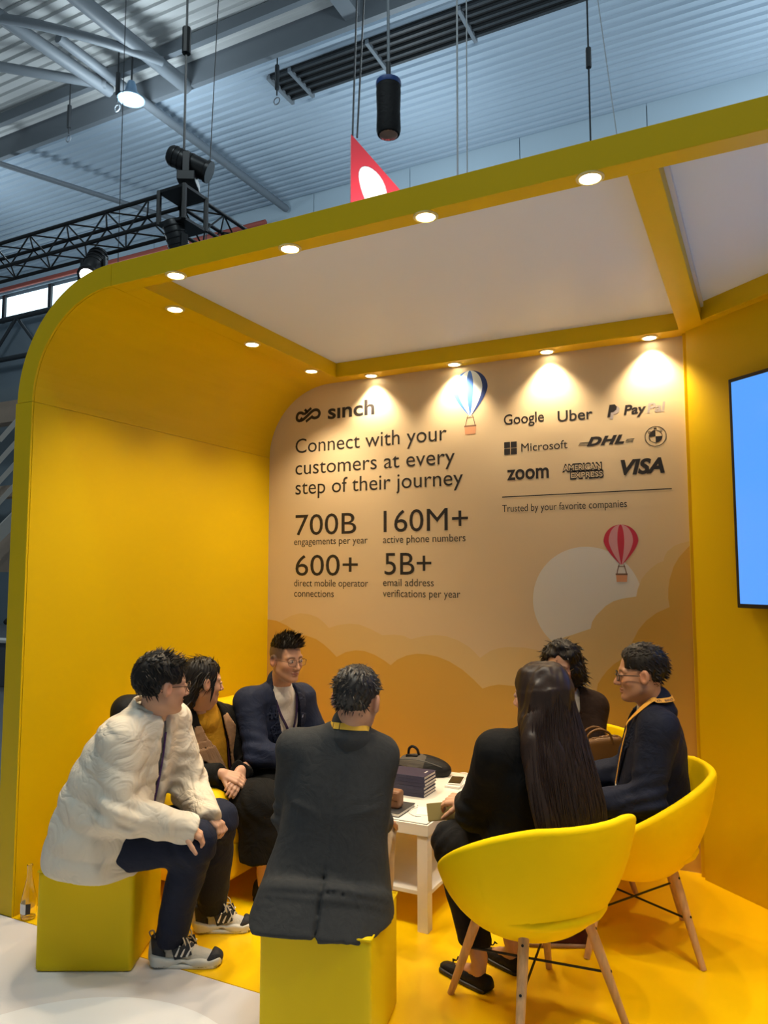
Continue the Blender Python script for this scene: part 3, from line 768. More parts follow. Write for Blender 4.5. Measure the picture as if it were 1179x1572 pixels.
def hand(W, d, n, side, curl=0.5, spread=0.12, size=1.0, thumb=0.6):
    """list of tapered segments of a hand: W wrist, d direction of the fingers, n back-of-hand normal, side +1 left / -1 right"""
    W = np.array(W, float); d = unit(d); n = np.array(n, float); n = unit(n-d*(n@d)); l = np.cross(n, d)*side   # l points to the thumb side
    S = []; k = size
    for i, (off, ln, r) in enumerate(((0.026, 0.070, 0.0088), (0.009, 0.078, 0.0092), (-0.009, 0.073, 0.0088), (-0.026, 0.058, 0.0078))):
        kn = W+d*0.086*k+l*off*k-n*0.002*abs(i-1)
        S.append((W+d*0.012*k+l*off*0.55*k, kn, 0.0155*k, 0.0115*k, 'palm'))
        fd = unit(d+l*off*spread*12); p = kn; a = 0.0
        for j, fr in enumerate((0.45, 0.31, 0.24)):
            a += curl*(0.8, 1.0, 0.7)[j]
            e = p+(fd*math.cos(a)-n*math.sin(a))*ln*fr*k
            S.append((p, e, r*k*(1-0.07*j), r*k*(1-0.07*(j+1)), 'f%d' % i)); p = e
    p = W+d*0.020*k+l*0.026*k-n*0.006*k
    for j, ln in enumerate((0.040, 0.032, 0.026)):
        dd = unit(d*(0.75+0.12*j)+l*(0.72-0.30*j*thumb)-n*(0.25+0.25*j*thumb)); e = p+dd*ln*k
        S.append((p, e, (0.0125, 0.0108, 0.0095)[j]*k, (0.0108, 0.0095, 0.0082)[j]*k, 't')); p = e
    return S
def hand_sdf(p, S):
    g = {}
    for a, b, ra, rb, t in S:
        e = rc(p, a, b, ra, rb); g[t] = smin(g[t], e, 0.004) if t in g else e
    d = g.pop('palm')
    for t in g: d = smin(d, g[t], 0.008 if t == 't' else 0.005)
    return d

class Torso:
    """lofted trunk: stations (t, half width a, half depth b, forward offset); t 0 = pelvis, 1 = base of the neck"""
    def __init__(s, J, st, pow_=2.3, sub=2):
        P, C, N = (np.array(J[k], float) for k in ('pelvis', 'chest', 'neck'))
        hl = unit(np.array(J['hipL'])-np.array(J['hipR'])); cl = unit(np.array(J['shL'])-np.array(J['shR']))
        tc = np.linalg.norm(C-P)/(np.linalg.norm(C-P)+np.linalg.norm(N-C))
        def c(t):
            if t <= tc: return P+(C-P)*(t/tc)
            return C+(N-C)*((t-tc)/(1-tc))
        s.t = [q[0] for q in st]; s.a = [q[1] for q in st]; s.b = [q[2] for q in st]; s.c = []; s.L = []; s.N = []; s.pow = pow_
        for t, a, b, o in st:
            T = unit(c(min(t+.1, 1.0))-c(max(t-.1, -.5))) if t > 0.05 else unit(c(.1)-c(0))
            w = np.clip(t/0.9, 0, 1); L = unit(hl*(1-w)+cl*w); L = unit(L-T*(L@T)); Nn = np.cross(L, T)
            s.c.append((P+unit(unit(C-P)*0.5+np.array([0, 0, .5]))*t*np.linalg.norm(N-P) if t < 0 else c(t))+Nn*o); s.L.append(L); s.N.append(Nn)
        if sub:      # smoother loft: resample the stations
            C = smooth_curve([np.concatenate([[t, a, b], c, L, N]) for t, a, b, c, L, N in zip(s.t, s.a, s.b, s.c, s.L, s.N)], sub)
            C = [np.array(q) for q in C]
            s.t = [q[0] for q in C]; s.a = [q[1] for q in C]; s.b = [q[2] for q in C]; s.c = [q[3:6] for q in C]; s.L = [unit(q[6:9]) for q in C]; s.N = [unit(q[9:12]) for q in C]
    def ev(s, p):
        best = None
        for i in range(len(s.t)-1):
            A, Bq = s.c[i], s.c[i+1]; ax = A3(Bq-A); l2 = float(ax@ax); pa = p-A3(A)
            h = np.clip((pa@ax)/l2, 0, 1)[:, None]
            ctr = pa-h*ax
            L = A3(s.L[i])*(1-h)+A3(s.L[i+1])*h; N = A3(s.N[i])*(1-h)+A3(s.N[i+1])*h
            u = (ctr*L).sum(1); v = (ctr*N).sum(1); w = (ctr@(ax/F32(math.sqrt(l2))))
            h = h[:, 0]; a = s.a[i]+(s.a[i+1]-s.a[i])*h; b = s.b[i]+(s.b[i+1]-s.b[i])*h
            k = (np.abs(u/a)**s.pow+np.abs(v/b)**s.pow+1e-9)**(1/s.pow)
            rr = np.sqrt(u*u+v*v)+1e-6
            d = rr*(1-1/k)          # radial distance to the rounded ellipse
            endm = np.zeros(len(p), bool)
            if i == 0: endm |= h <= 0
            if i == len(s.t)-2: endm |= h >= 1
            if endm.any(): d = np.where(endm, np.sqrt(np.maximum(d, 0)**2+w*w), d)
            t = s.t[i]+(s.t[i+1]-s.t[i])*h
            aw = np.abs(w)
            if best is None: best = [d, u, v, t, aw]
            else:
                m = (aw < best[4]-1e-4) | ((aw <= best[4]+1e-4) & (d < best[0]))
                best = [np.where(m, x, y) for x, y in zip((d, u, v, t, aw), best)]
        best = best[:4]
        return best
    def surf(s, u, t, off=0.0, front=True):
        i = 0
        while i < len(s.t)-2 and t > s.t[i+1]: i += 1
        h = np.clip((t-s.t[i])/(s.t[i+1]-s.t[i]), 0, 1); lp = lambda x: np.array(x[i])*(1-h)+np.array(x[i+1])*h
        a = lp(s.a); b = lp(s.b); v = b*max(0.0, 1-abs(u/a)**s.pow)**(1/s.pow)
        return lp(s.c)+lp(s.L)*u+lp(s.N)*((v+off) if front else -(v+off)), lp(s.L), lp(s.N)

def strap(T, path, width, off, name, m, parent, thick=0.002):
    """flat band laid over a trunk: path of (u, t, front?)"""
    pts = []
    for q in path:
        c, L, N = T.surf(q[0], q[1], off, q[2] if len(q) > 2 else True); pts.append((c, L, N))
    C = smooth_curve([tuple(c) for c, _, _ in pts], 5); mb = MB(); v = []; f = []
    for i, c in enumerate(C):
        t = np.array(C[min(i+1, len(C)-1)])-np.array(C[max(i-1, 0)]); t = t/(np.linalg.norm(t)+1e-9)
        L, N = pts[min(int(round(i/5)), len(pts)-1)][1:]
        sd = np.cross(t, N); sd /= np.linalg.norm(sd)+1e-9; c = np.array(c)
        for a, b in ((-1, 0), (1, 0), (1, 1), (-1, 1)): v.append(c+sd*width/2*a+N*thick*b)
    for i in range(len(C)-1):
        for k in range(4): f.append((i*4+k, i*4+(k+1) % 4, i*4+4+(k+1) % 4, i*4+4+k))
    f.append((0, 1, 2, 3)); n = len(C)*4; f.append((n-1, n-2, n-3, n-4))
    mb.add(v, f); return mb.build(name, m, parent), pts[-1]

def limb(p, pts, rs, k=0.02): return chain(p, pts, rs, k)

def build_body(J, H, hands, skin, sc=1.0, fade=0.0, slim=0.0, legs=True):
    st = [(-0.12, .115-slim, .085, 0), (0.0, .125-slim, .09, 0), (0.35, .105-slim, .08, 0.0), (0.68, .125-slim, .085, 0), (0.88, .10, .07, 0), (1.0, .05, .048, 0)]
    T = Torso(J, st, 2.0, 0)
    nb = np.array(J['neck'], float)
    HB = []
    for S in hands:
        e = np.array([x[0] for x in S]+[x[1] for x in S]); hc = (e.min(0)+e.max(0))/2; HB.append((S, hc, float(np.linalg.norm(e-hc, axis=1).max())+0.02))
    def neck(p, d):
        d = smin(d, rc(p, H.w((-0.025, 0, -0.055)), nb+np.array([0, 0, -.02]), 0.050*sc, 0.056*sc), 0.025)
        return smin(d, rc(p, H.w((0.0, 0, -0.085)), nb+np.array([0, 0, .0]), 0.036*sc, 0.050*sc), 0.02)
    hb = (H.w((0, 0, 0.0)), 0.150*H.k)
    def inside(p, c, r): return np.abs(p-A3(c)).max(1)-F32(r)
    def f(p):      # trunk and limbs
        d = T.ev(p)[0]
        d = smin(d, rc(p, H.w((-0.025, 0, -0.055)), nb+np.array([0, 0, -.02]), 0.050*sc, 0.056*sc), 0.025)
        for s in 'LR':
            d = smin(d, limb(p, [J['sh'+s], J['el'+s], J['wr'+s]], [.042*sc, .034*sc, .025*sc]), 0.02)
            if legs: d = smin(d, limb(p, [J['hip'+s], J['kn'+s], J['an'+s]], [.062*sc, .045*sc, .034*sc]), 0.03)
            if legs: d = smin(d, rc(p, np.array(J['an'+s])-np.array([0, 0, .045]), np.array(J['an'+s])*0.4+np.array(J['toe'+s])*0.6-np.array([0, 0, .018]), .028*sc, .016*sc), 0.02)
        return np.maximum(d, -inside(p, hb[0], hb[1]-0.004))
    def fh(p): return neck(p, H.sdf(p))
    lo, hi = bounds([J[k] for k in J], .09)
    parts = [sdf_arrays(f, lo, hi, 0.016), sdf_arrays(fh, np.array(hb[0])-hb[1], np.array(hb[0])+hb[1], 0.0036)]
    for (S, hc, hr), s in zip(HB, ('R', 'L')):
        def fw(p): return smin(hand_sdf(p, S), rc(p, J['el'+s], J['wr'+s], .034*sc, .025*sc), 0.010)
        parts.append(sdf_arrays(fw, hc-hr, hc+hr, 0.0042))
    me = arrays_mesh('body', parts, lambda P: H.tint(P, skin, fade))
    return me

def person(label, J, H, hands, skin, **k):
    o = link('person', build_body(J, H, hands, skin, **k), None, M_SKIN)
    tag(o, label, 'person', 'people seated round the coffee table')
    return o

def top_garment(name, parent, J, T, arm, m, hem_t=-0.3, cuff=0.02, fold=0.004, ff=24, seed=0, opening=None, collar=None, extra=None, quilt=0.0, h=0.0085, k=0.04, trap=(0.055, 0.062), elbowfold=0.006, cut=None):
    """jacket/coat: trunk loft + shoulders + sleeves, one continuous surface"""
    nk = np.array(J['neck'], float)
    def base(p):
        d, u, v, t = T.ev(p)
        for s in 'LR':
            sh, el, wr = (np.array(J[q+s], float) for q in ('sh', 'el', 'wr'))
            d = smin(d, rc(p, nk+(sh-nk)*0.25+np.array([0, 0, -.012]), sh, trap[0], trap[1]), 0.045)
            w2 = wr-unit(wr-el)*cuff
            e = rc(p, sh, el, arm[0], arm[1]); e2 = rc(p, el, w2, arm[1], arm[2])
            e2 = smax(e2, ((p-A3(w2))@A3(unit(wr-el)))-0.004, 0.008)
            e = smin(e, e2, 0.025)
            # sleeve creases bunching at the elbow
            r = np.linalg.norm(p-A3(el), axis=1); m = r < 0.22
            if m.any():
                pm = p[m]; ax = (pm-A3(el))@A3(unit(unit(el-sh)-unit(wr-el)*0.5))
                e = e.copy(); e[m] += elbowfold*np.exp(-(r[m]/0.10)**2)*np.sin(ax*110+3*wob(pm, 14, seed+2))
            d = smin(d, e, k)
        return d, u, v, t
    def f(p):
        d, u, v, t = base(p)
        m = np.abs(d) < 0.035
        if m.any():
            pm = p[m]; dm = d[m]; tm = t[m]
            if quilt: dm = dm-quilt*np.abs(np.sin(tm*3.1416*5.5+0.5*wob(pm, 9, seed)))**0.6+quilt*0.6
            dm = dm-fold*creases(pm, ff, seed)-fold*0.7*wob(pm, ff*0.55, seed+3)
            d = d.copy(); d[m] = dm
        if collar: d = smin(d, collar(p), 0.006)
        d = smax(d, (hem_t-t)*0.5 if np.isscalar(hem_t) else hem_t(p, u, v, t), 0.008)
        if opening: d = smax(d, -opening(u, v, t), 0.004)
        if extra: d = extra(p, d, u, v, t)
        if cut: d = smax(d, cut(p), 0.01)
        return d
    pts = [J[q+s] for q in ('sh', 'el', 'wr') for s in 'LR']+[c for c in T.c]+[c+L*a for c, L, a in zip(T.c, T.L, T.a)]+[c-L*a for c, L, a in zip(T.c, T.L, T.a)]+[c+N*b for c, N, b in zip(T.c, T.N, T.b)]+[c-N*b for c, N, b in zip(T.c, T.N, T.b)]
    lo, hi = bounds(pts, .085)
    return sdf_obj(name, f, lo, hi, h, m, parent)

def collar_ring(J, H, r=0.062, th=0.010, hgt=0.045, lean=0.0):
    nk = np.array(J['neck'], float); ax = unit(unit(H.w((-0.02, 0, -.06))-nk)+np.array([0, 0, .5])); c = nk-ax*0.005
    def f(p):
        q = p-A3(c); z = q@A3(ax); rad = np.linalg.norm(q-z[:, None]*A3(ax), axis=1)
        return smax(np.abs(rad-(r-0.25*(z-0.0)))-th/2, np.abs(z-hgt*0.3)-hgt/2, 0.004)
    return f

def lower_garment(parent, J, m, rh=0.098, rk=0.07, ra=0.055, fold=0.004, seed=0, hem=0.035, pel=(0.165, 0.135, 0.11), name='trousers', extra=None, h=0.009, ff=22):
    P = np.array(J['pelvis'], float); L = unit(np.array(J['hipL'])-np.array(J['hipR'])); F = np.cross(L, [0, 0, 1]); R = np.stack([L, F, [0, 0, 1]], 1)
    def f(p):
        d = ell(p, P+np.array([0, 0, .02]), pel, R)
        for s in 'LR':
            hp, kn, an = (np.array(J[q+s], float) for q in ('hip', 'kn', 'an'))
            e = rc(p, hp, kn, rh, rk)
            e2 = rc(p, kn, an, rk, ra); e2 = smax(e2, (A3(an)[2]+hem-0.03)-p[:, 2], 0.006)
            e = smin(e, e2, 0.035)
            r = np.linalg.norm(p-A3(kn), axis=1)
            m = r < 0.24
            if m.any():
                pm = p[m]; e = e.copy(); e[m] += 0.006*np.exp(-(r[m]/0.11)**2)*np.sin((pm@A3(unit(kn-an)+unit(kn-hp)))*70+3*wob(pm, 12, seed))
            d = smin(d, e, 0.022)
        m = np.abs(d) < 0.035
        if m.any(): pm = p[m]; d = d.copy(); d[m] += -fold*creases(pm, ff, seed+1)-fold*0.6*wob(pm, 14, seed+2)
        if extra: d = extra(p, d)
        return d
    pts = [J[q+s] for q in ('hip', 'kn', 'an') for s in 'LR']+[P]
    lo, hi = bounds(pts, .19)
    return sdf_obj(name, f, lo, hi, h, m, parent)

def hair_object(name, H, cap, mask, m, parent, h=0.0045, tufts=None, extra=None, lo=None, hi=None, ridge=0.0016, rf=170):
    """hair cap as an implicit surface in head space (+ tufts that break its outline), joined into one mesh"""
    def f(p):
        q = H.loc(p); d = smax(cap(q), mask(q), 0.010)
        ang = np.arctan2(q[:, 1], q[:, 0]+0.02)
        d = d-ridge*np.sin(ang*26+6*wob(q, 40, 1))-ridge*0.8*wob(q, rf, 2)
        if extra: d = extra(q, d)
        return d*F32(H.k)
    if lo is None:
        cs = [H.w((a, b, c)) for a in (-.17, .15) for b in (-.14, .14) for c in (-.2, .18)]; lo, hi = np.min(cs, 0), np.max(cs, 0)
    me = sdf_mesh(name, f, lo, hi, h)
    if tufts:
        rs = np.random.RandomState(tufts.get('seed', 1)); n0 = len(me.vertices)
        P = np.empty(n0*3, F32); me.vertices.foreach_get('co', P); P = P.reshape(-1, 3)
        Nn = np.empty(n0*3, F32); me.vertices.foreach_get('normal', Nn); Nn = Nn.reshape(-1, 3)
        q = H.loc(P); ok = np.nonzero(tufts['where'](q))[0]
        mb = MB()
        for i in rs.choice(ok, min(tufts['n'], len(ok)), replace=False):
            b = P[i].astype(float); nn = Nn[i].astype(float); fl = H.R@tufts['flow'](q[i]); fl = unit(fl+rs.normal(size=3)*tufts.get('rnd', .25))
            ln = tufts['len']*rs.uniform(.6, 1.25); w = tufts.get('w', .0035)*rs.uniform(.7, 1.3); lift = tufts.get('lift', .35)*rs.uniform(.5, 1.5)
            sd = np.cross(nn, fl); sd = sd/(np.linalg.norm(sd)+1e-9); b = b-nn*0.003
            v = []
            for kq, (s, ww) in enumerate(((0, 1), (.5, .8), (1, .05))):
                c = b+fl*ln*s+nn*(lift*ln*(s-0.35*s*s)+0.003)
                v += [c-sd*w*ww/2, c+sd*w*ww/2, c+nn*w*0.5*ww]
            mb.add(v, [(0, 1, 4, 3), (1, 2, 5, 4), (2, 0, 3, 5), (3, 4, 7, 6), (4, 5, 8, 7), (5, 3, 6, 8)])
        bm = bmesh.new(); bm.from_mesh(me); m2 = mb.mesh('t', 60); bm.from_mesh(m2); bm.to_mesh(me); bm.free(); bpy.data.meshes.remove(m2)
        shade(me)
    return link(name, me, parent, m)

def glasses(H, m, parent, lw=0.024, lh=0.018, r=0.0014, z=-0.004, round_=2.0, label=None):
    mb = MB()
    lens = MB()
    for s in (-1, 1):
        c = np.array([0.101, 0.033*s, z]); pts = []; 
        for k in range(25):
            a = 2*math.pi*k/24; ca, sa = math.cos(a), math.sin(a)
            y = lw*math.copysign(abs(ca)**(2/round_), ca); zz = lh*math.copysign(abs(sa)**(2/round_), sa)
            pts.append(c+np.array([-abs(y+0.0*s)*0.08-0.20*max(0, y*s), y, zz]))
        mb.tube([H.w(q) for q in pts], r, 6, cap=False)
        lens.add([H.w(q) for q in pts[:-1]], [tuple(range(24))])
        mb.tube([H.w((0.096, s*(0.033+lw), z+0.006)), H.w((0.085, s*0.071, z+0.008)), H.w((0.03, s*0.081, z+0.006)), H.w((-0.012, s*0.083, z+0.004)), H.w((-0.030, s*0.079, z-0.016))], r, 6)
    mb.tube([H.w((0.101, -0.011, z+0.004)), H.w((0.106, 0, z+0.007)), H.w((0.101, 0.011, z+0.004))], r, 6)
    o = mb.build('glasses', m, parent, smooth=60)
    lens.build('lens', M_LENS, o)
    return o

def shoe(parent, J, s, m, sole_m, name='shoe', hgt=0.062, w=0.043, ln=None, top=None, pad=0.0, back=0.055):
    an = np.array(J['an'+s], float); toe = np.array(J['toe'+s], float); d = toe-an; d[2] = 0; d = unit(d); side = np.cross([0, 0, 1], d)
    gz = 0.0; heel = np.array([an[0], an[1], gz])-d*back; R = np.stack([d, side, [0, 0, 1]], 1); L = ln or (np.linalg.norm((toe-heel)[:2])+0.02)
    def up(p):
        q = (p-A3(heel))@R.astype(F32)
        x = np.clip(q[:, 0]/L, 0, 1)
        hh = hgt*(1.25-0.95*x**1.3); ww = w*(0.72+0.75*x-0.62*x*x+0.05)
        prof = np.sqrt((q[:, 1]/ww)**2+(np.maximum(q[:, 2]-0.012, 0)/np.maximum(hh, .01))**2)
        d_ = (prof-1)*np.minimum(ww, hh)*0.8
        d_ = smax(d_, -q[:, 2]+0.010, 0.004)
        ex = np.maximum(np.maximum(-q[:, 0]+0.02, q[:, 0]-L+0.03), 0)
        return smax(d_, np.sqrt(ex**2+(q[:, 1])**2*0.5+1e-9)-0.030, 0.02)
    def so(p):
        q = (p-A3(heel))@R.astype(F32); x = np.clip(q[:, 0]/L, 0, 1); ww = (w+0.003+pad)*(0.72+0.75*x-0.62*x*x+0.05)
        ex = np.maximum(np.maximum(-q[:, 0]+0.025, q[:, 0]-L+0.032), 0)
        d2 = np.sqrt(ex**2+np.maximum(np.abs(q[:, 1])-ww*0.55, 0)**2)-ww*0.46
        return smax(smax(d2, np.abs(q[:, 2]-0.008)-0.008, 0.003), q[:, 0]-L-0.006, 0.004)
    lo, hi = bounds([heel, heel+d*L], .08); hi[2] = 0.16; lo[2] = -0.02
    o = sdf_obj(name, up, lo, hi, 0.0055, m, parent)
    sdf_obj('sole', so, lo, hi, 0.0055, sole_m, o)
    return o, heel, d, side, L
def V3(*a): return np.array(a, float)
def ribbon3(pts, nrm, width, name, m, parent, thick=0.002, n=5):
    C = smooth_curve(pts, n); Nn = smooth_curve(nrm, n); v = []; f = []
    for i, c in enumerate(C):
        t = unit(np.array(C[min(i+1, len(C)-1)])-np.array(C[max(i-1, 0)])); N = unit(Nn[i]); sd = unit(np.cross(t, N)); c = np.array(c)
        for a, b in ((-1, 0), (1, 0), (1, 1), (-1, 1)): v.append(c+sd*width/2*a+N*thick*b)
    for i in range(len(C)-1):
        for k in range(4): f.append((i*4+k, i*4+(k+1) % 4, i*4+4+(k+1) % 4, i*4+4+k))
    f.append((0, 1, 2, 3)); q = len(C)*4; f.append((q-1, q-2, q-3, q-4))
    return MB().add(v, f).build(name, m, parent)
def lapel_piece(T, name, m, parent, maskf, lift=0.006, thick=0.010, h=0.006, front_only=True):
    """a layer of cloth lying on the front of a trunk, bounded by a mask in trunk coordinates"""
    def f(p):
        d, u, v, t = T.ev(p)
        e = np.abs(d-lift)-thick/2
        e = smax(e, maskf(u, t), 0.003)
        if front_only: e = np.maximum(e, 0.01-v)
        return e
    pts = [c+L*a*sx+N*b for c, L, N, a, b in zip(T.c, T.L, T.N, T.a, T.b) for sx in (-1, 0, 1)]
    lo, hi = bounds(pts, .04)
    return sdf_obj(name, f, lo, hi, h, m, parent)
def capd(r=(0.101, 0.081, 0.093), c=(-0.014, 0, 0.032)): return lambda q: ell(q, c, r)

# ---- man in the cream jacket, on the left pouf, seen from his right, head turned away
def man_cream():
    J = dict(pelvis=V3(-2.43, 2.31, .485), chest=V3(-2.325, 2.335, .845), neck=V3(-2.235, 2.347, 1.000),
      shR=V3(-2.250, 2.195, .915), elR=V3(-2.215, 2.165, .660), wrR=V3(-2.050, 2.325, .585), shL=V3(-2.285, 2.515, .935), elL=V3(-2.240, 2.580, .650), wrL=V3(-2.075, 2.49, .585),
      hipR=V3(-2.375, 2.235, .485), knR=V3(-2.050, 2.400, .505), anR=V3(-2.195, 2.440, .105), hipL=V3(-2.44, 2.40, .475), knL=V3(-2.125, 2.635, .510), anL=V3(-2.235, 2.745, .105),
      toeR=V3(-2.025, 2.520, .02), toeL=V3(-2.095, 2.820, .02))
    H = Head((-2.183, 2.346, 1.118), (0.46, 0.88, -0.08), (0.06, 0.0, 1), 1.0)
    hd = [hand(J['wrR'], (0.70, 0.5, -0.35), (0.1, -0.25, 1), -1, 0.95, size=.92), hand(J['wrL'], (0.85, 0.1, -0.4), (0.1, 0.1, 1), 1, 0.95, size=.92)]
    o = person('man in a cream padded jacket, dark jeans and light trainers on the left pouf', J, H, hd, SKIN['light'])
    T = Torso(J, [(-.20, .225, .195, -.02), (0, .225, .195, -.02), (.30, .215, .180, -.015), (.62, .205, .155, -.005), (.85, .165, .115, 0), (1.0, .080, .075, 0)])
    mj = cloth('cream_nylon', (0.74, 0.665, 0.545), 0.55, noise=0.04, nscale=12, bump=0.08, bscale=60, wrinkle=0.6, wscale=6.0)
    ti = Torso(J, [(-.2, .20, .17, -.02), (0, .20, .17, -.02), (.35, .19, .155, -.01), (.68, .18, .13, 0), (.88, .13, .095, 0), (1.0, .062, .06, 0)])
    top = top_garment('jacket', o, J, T, (.078, .072, .052), mj, hem_t=-.17, cuff=-.045, fold=.009, ff=24, seed=1, quilt=0.009, elbowfold=.013, trap=(.055, .070),
        opening=lambda u, v, t: np.maximum(np.maximum(np.abs(u)-(.010+.014*t), .03-v), 0.18-t))
    # turned-down shirt collar
    nk = J['neck']
    hx = unit(V3(.99, .11, 0))
    def col(p):
        q = p-A3(nk); f_ = q@A3(hx); zz = q[:, 2]+.35*f_
        r = np.linalg.norm(q-A3((0, 0, 1))*q[:, 2:3]*1.0, axis=1)
        return smax(smax(np.abs(r-(.086-.55*np.clip(zz-.01, -.06, .05)))-.005, np.abs(zz-.004)-.038, .004), f_-.050, .006)
    sdf_obj('collar', col, nk-.17, nk+.17, .0055, mj, top)
    sdf_obj('shirt', lambda p: smax(ti.ev(p)[0], .43-p[:, 2], .01), *bounds([c for c in ti.c], .22), .014, cloth('grey_tee', (0.16, 0.16, 0.17)), o)
    ln, e = strap(T, [(.020, .93), (.018, .75), (.010, .55), (.004, .38), (.002, .26)], .016, -.010, 'lanyard', mat('purple_ribbon', (0.06, 0.02, 0.12), 0.6), o)
    den = cloth('dark_denim', (0.012, 0.016, 0.035), 0.8)
    lower_garment(o, J, den, rh=.098, rk=.078, ra=.060, fold=.005, seed=2, hem=-.005)
    hair_object('hair', H, lambda q: ell(q, (-.018, 0, .036), (.110, .090, .096)), lambda q: np.maximum(np.maximum(-(q[:, 2]+.070-.30*np.maximum(q[:, 0]+.02, 0)-0.0), (q[:, 0]-.055-.3*np.maximum(q[:, 2]-.03, 0))), -(q[:, 2]-.012)+np.where(q[:, 0] > -.032, 0, -.2)), M_HAIR, o,
        tufts=dict(n=620, where=lambda q: (q[:, 2] > -.055) & ((q[:, 0] < -.045) | (q[:, 2] > .048)), flow=lambda q: V3(.45-q[0]*2, q[1]*6, -.75-6*max(0, -q[0])*.2) if q[2] < .08 else V3(.5, q[1]*9, .25), len=.026, w=.006, lift=.10, rnd=.18, seed=4))
    glasses(H, mat('tortoise', (0.05, 0.025, 0.012), 0.3), o, .025, .021, .0016, round_=2.2)
    # chunky light trainers with dark panels, bars and laces
    up = cloth('trainer_mesh', (0.60, 0.57, 0.50), 0.7, bump=.3, bscale=500); dk = cloth('trainer_dark', (0.035, 0.037, 0.045), 0.6)
    sw = mat('trainer_sole', (0.66, 0.66, 0.62), 0.5); bk = mat('outsole_black', (0.015, 0.015, 0.017), 0.6); lc = cloth('lace_cream', (0.66, 0.57, 0.45), 0.8)
    for s in 'RL':
        so, heel, d, side, L = shoe(o, J, s, up, sw, 'trainer', .075, .046, pad=.002, back=.078)
        R = np.stack([d, side, [0, 0, 1]], 1); w = lambda x, y, z: heel+R@V3(x, y, z)
        lo, hi = bounds([heel, heel+d*L], .08); lo[2] = -.02; hi[2] = .2
        def loc(p): return (p-A3(heel))@R.astype(F32)
        def bumps(p):
            q = loc(p); x = q[:, 0]/L
            prof = .030+.014*np.clip((.38-x)/.3, 0, 1)+.006*np.abs(np.sin(x*11))
            ww = .047+.006*np.clip((.4-x)/.3, 0, 1)+.004*np.sin(x*11)
            e = np.sqrt(np.maximum(np.maximum(.035-q[:, 0], q[:, 0]-L+.030), 0)**2+np.maximum(np.abs(q[:, 1])-ww+.030, 0)**2)-.032
            arch = .016*np.exp(-((x-.50)/.10)**2)
            return smax(smax(e, q[:, 2]-prof, .006), .006+arch-q[:, 2], .004)
        sdf_obj('midsole', bumps, lo, hi, .005, sw, so)
        sdf_obj('outsole', lambda p: smax(smax(bumps(p-A3((0, 0, .004)))-.0015, p[:, 2]-.013, .003), -p[:, 2], .002), lo, hi, .005, bk, so)
        def toe(p):
            q = loc(p); e = ell(q, (L-.055, 0, .030), (.062, .045, .034)); return smax(e, (L-.052)-q[:, 0]+.6*(q[:, 2]-.03), .006)
        sdf_obj('toe_cap', toe, lo, hi, .005, dk, so)
        def hl(p):
            q = loc(p); e = smax(rc(q, (.045, 0, .03), (.040, 0, .105), .044, .041), -rc(q, (.05, 0, .03), (.05, 0, .14), .036, .036), .004)
            return smax(smax(e, q[:, 0]-.06-.25*(.1-q[:, 2]), .006), q[:, 2]-.108, .005)
        sdf_obj('heel_counter', hl, lo, hi, .005, dk, so)
        for sd in (-1, 1):
            mb = MB()
            mb.obox(w(.135, sd*.0400, .062), R@unit(V3(.8, 0, .25)), R@V3(0, 1, 0), R@unit(V3(-.25, 0, .8)), .036, .004, .022)
            mb.build('side_panel', dk, so, bevel=.002)
            for k in range(3):
                a = w(.112+.022*k, sd*.0452, .046); b = w(.128+.022*k, sd*.0395, .084-.004*k)
                MB().tube([a, b], .0042, 6).build('side_bar', mat('trainer_white', (0.78, 0.77, 0.74), 0.5), so)
        # tongue, laces and a loose bow
        sdf_obj('tongue', lambda p: smax(rc(loc(p), (.105, 0, .085), (.155, 0, .062), .024, .020), -rc(loc(p), (.085, 0, .03), (.10, 0, .12), .022, .022), .004), lo, hi, .006, dk, so)
        mb = MB()
        for k in range(4):
            x = .118+.020*k; z = .104-.011*k
            mb.tube([w(x-.004, -.026, z-.016), w(x, 0, z+.002), w(x+.004, .026, z-.016)], .0028, 6)
        for sd in (-1, 1):
            mb.tube(smooth_curve([w(.122, 0, .108), w(.128, sd*.028, .126), w(.146, sd*.046, .108), w(.150, sd*.036, .080), w(.132, sd*.010, .100)], 4), .0028, 6)
            mb.tube(smooth_curve([w(.122, 0, .108), w(.150, sd*.020, .102), w(.170, sd*.034, .068)], 4), .0026, 6)
        mb.build('laces', lc, so, smooth=60)
        MB().tube(smooth_curve([w(.004, 0, .092), w(-.010, 0, .118), w(.008, 0, .124), w(.010, 0, .100)], 4), .003, 6).build('pull_tab', cloth('tab_grey', (0.3, 0.31, 0.33)), so, smooth=60)
man_cream()

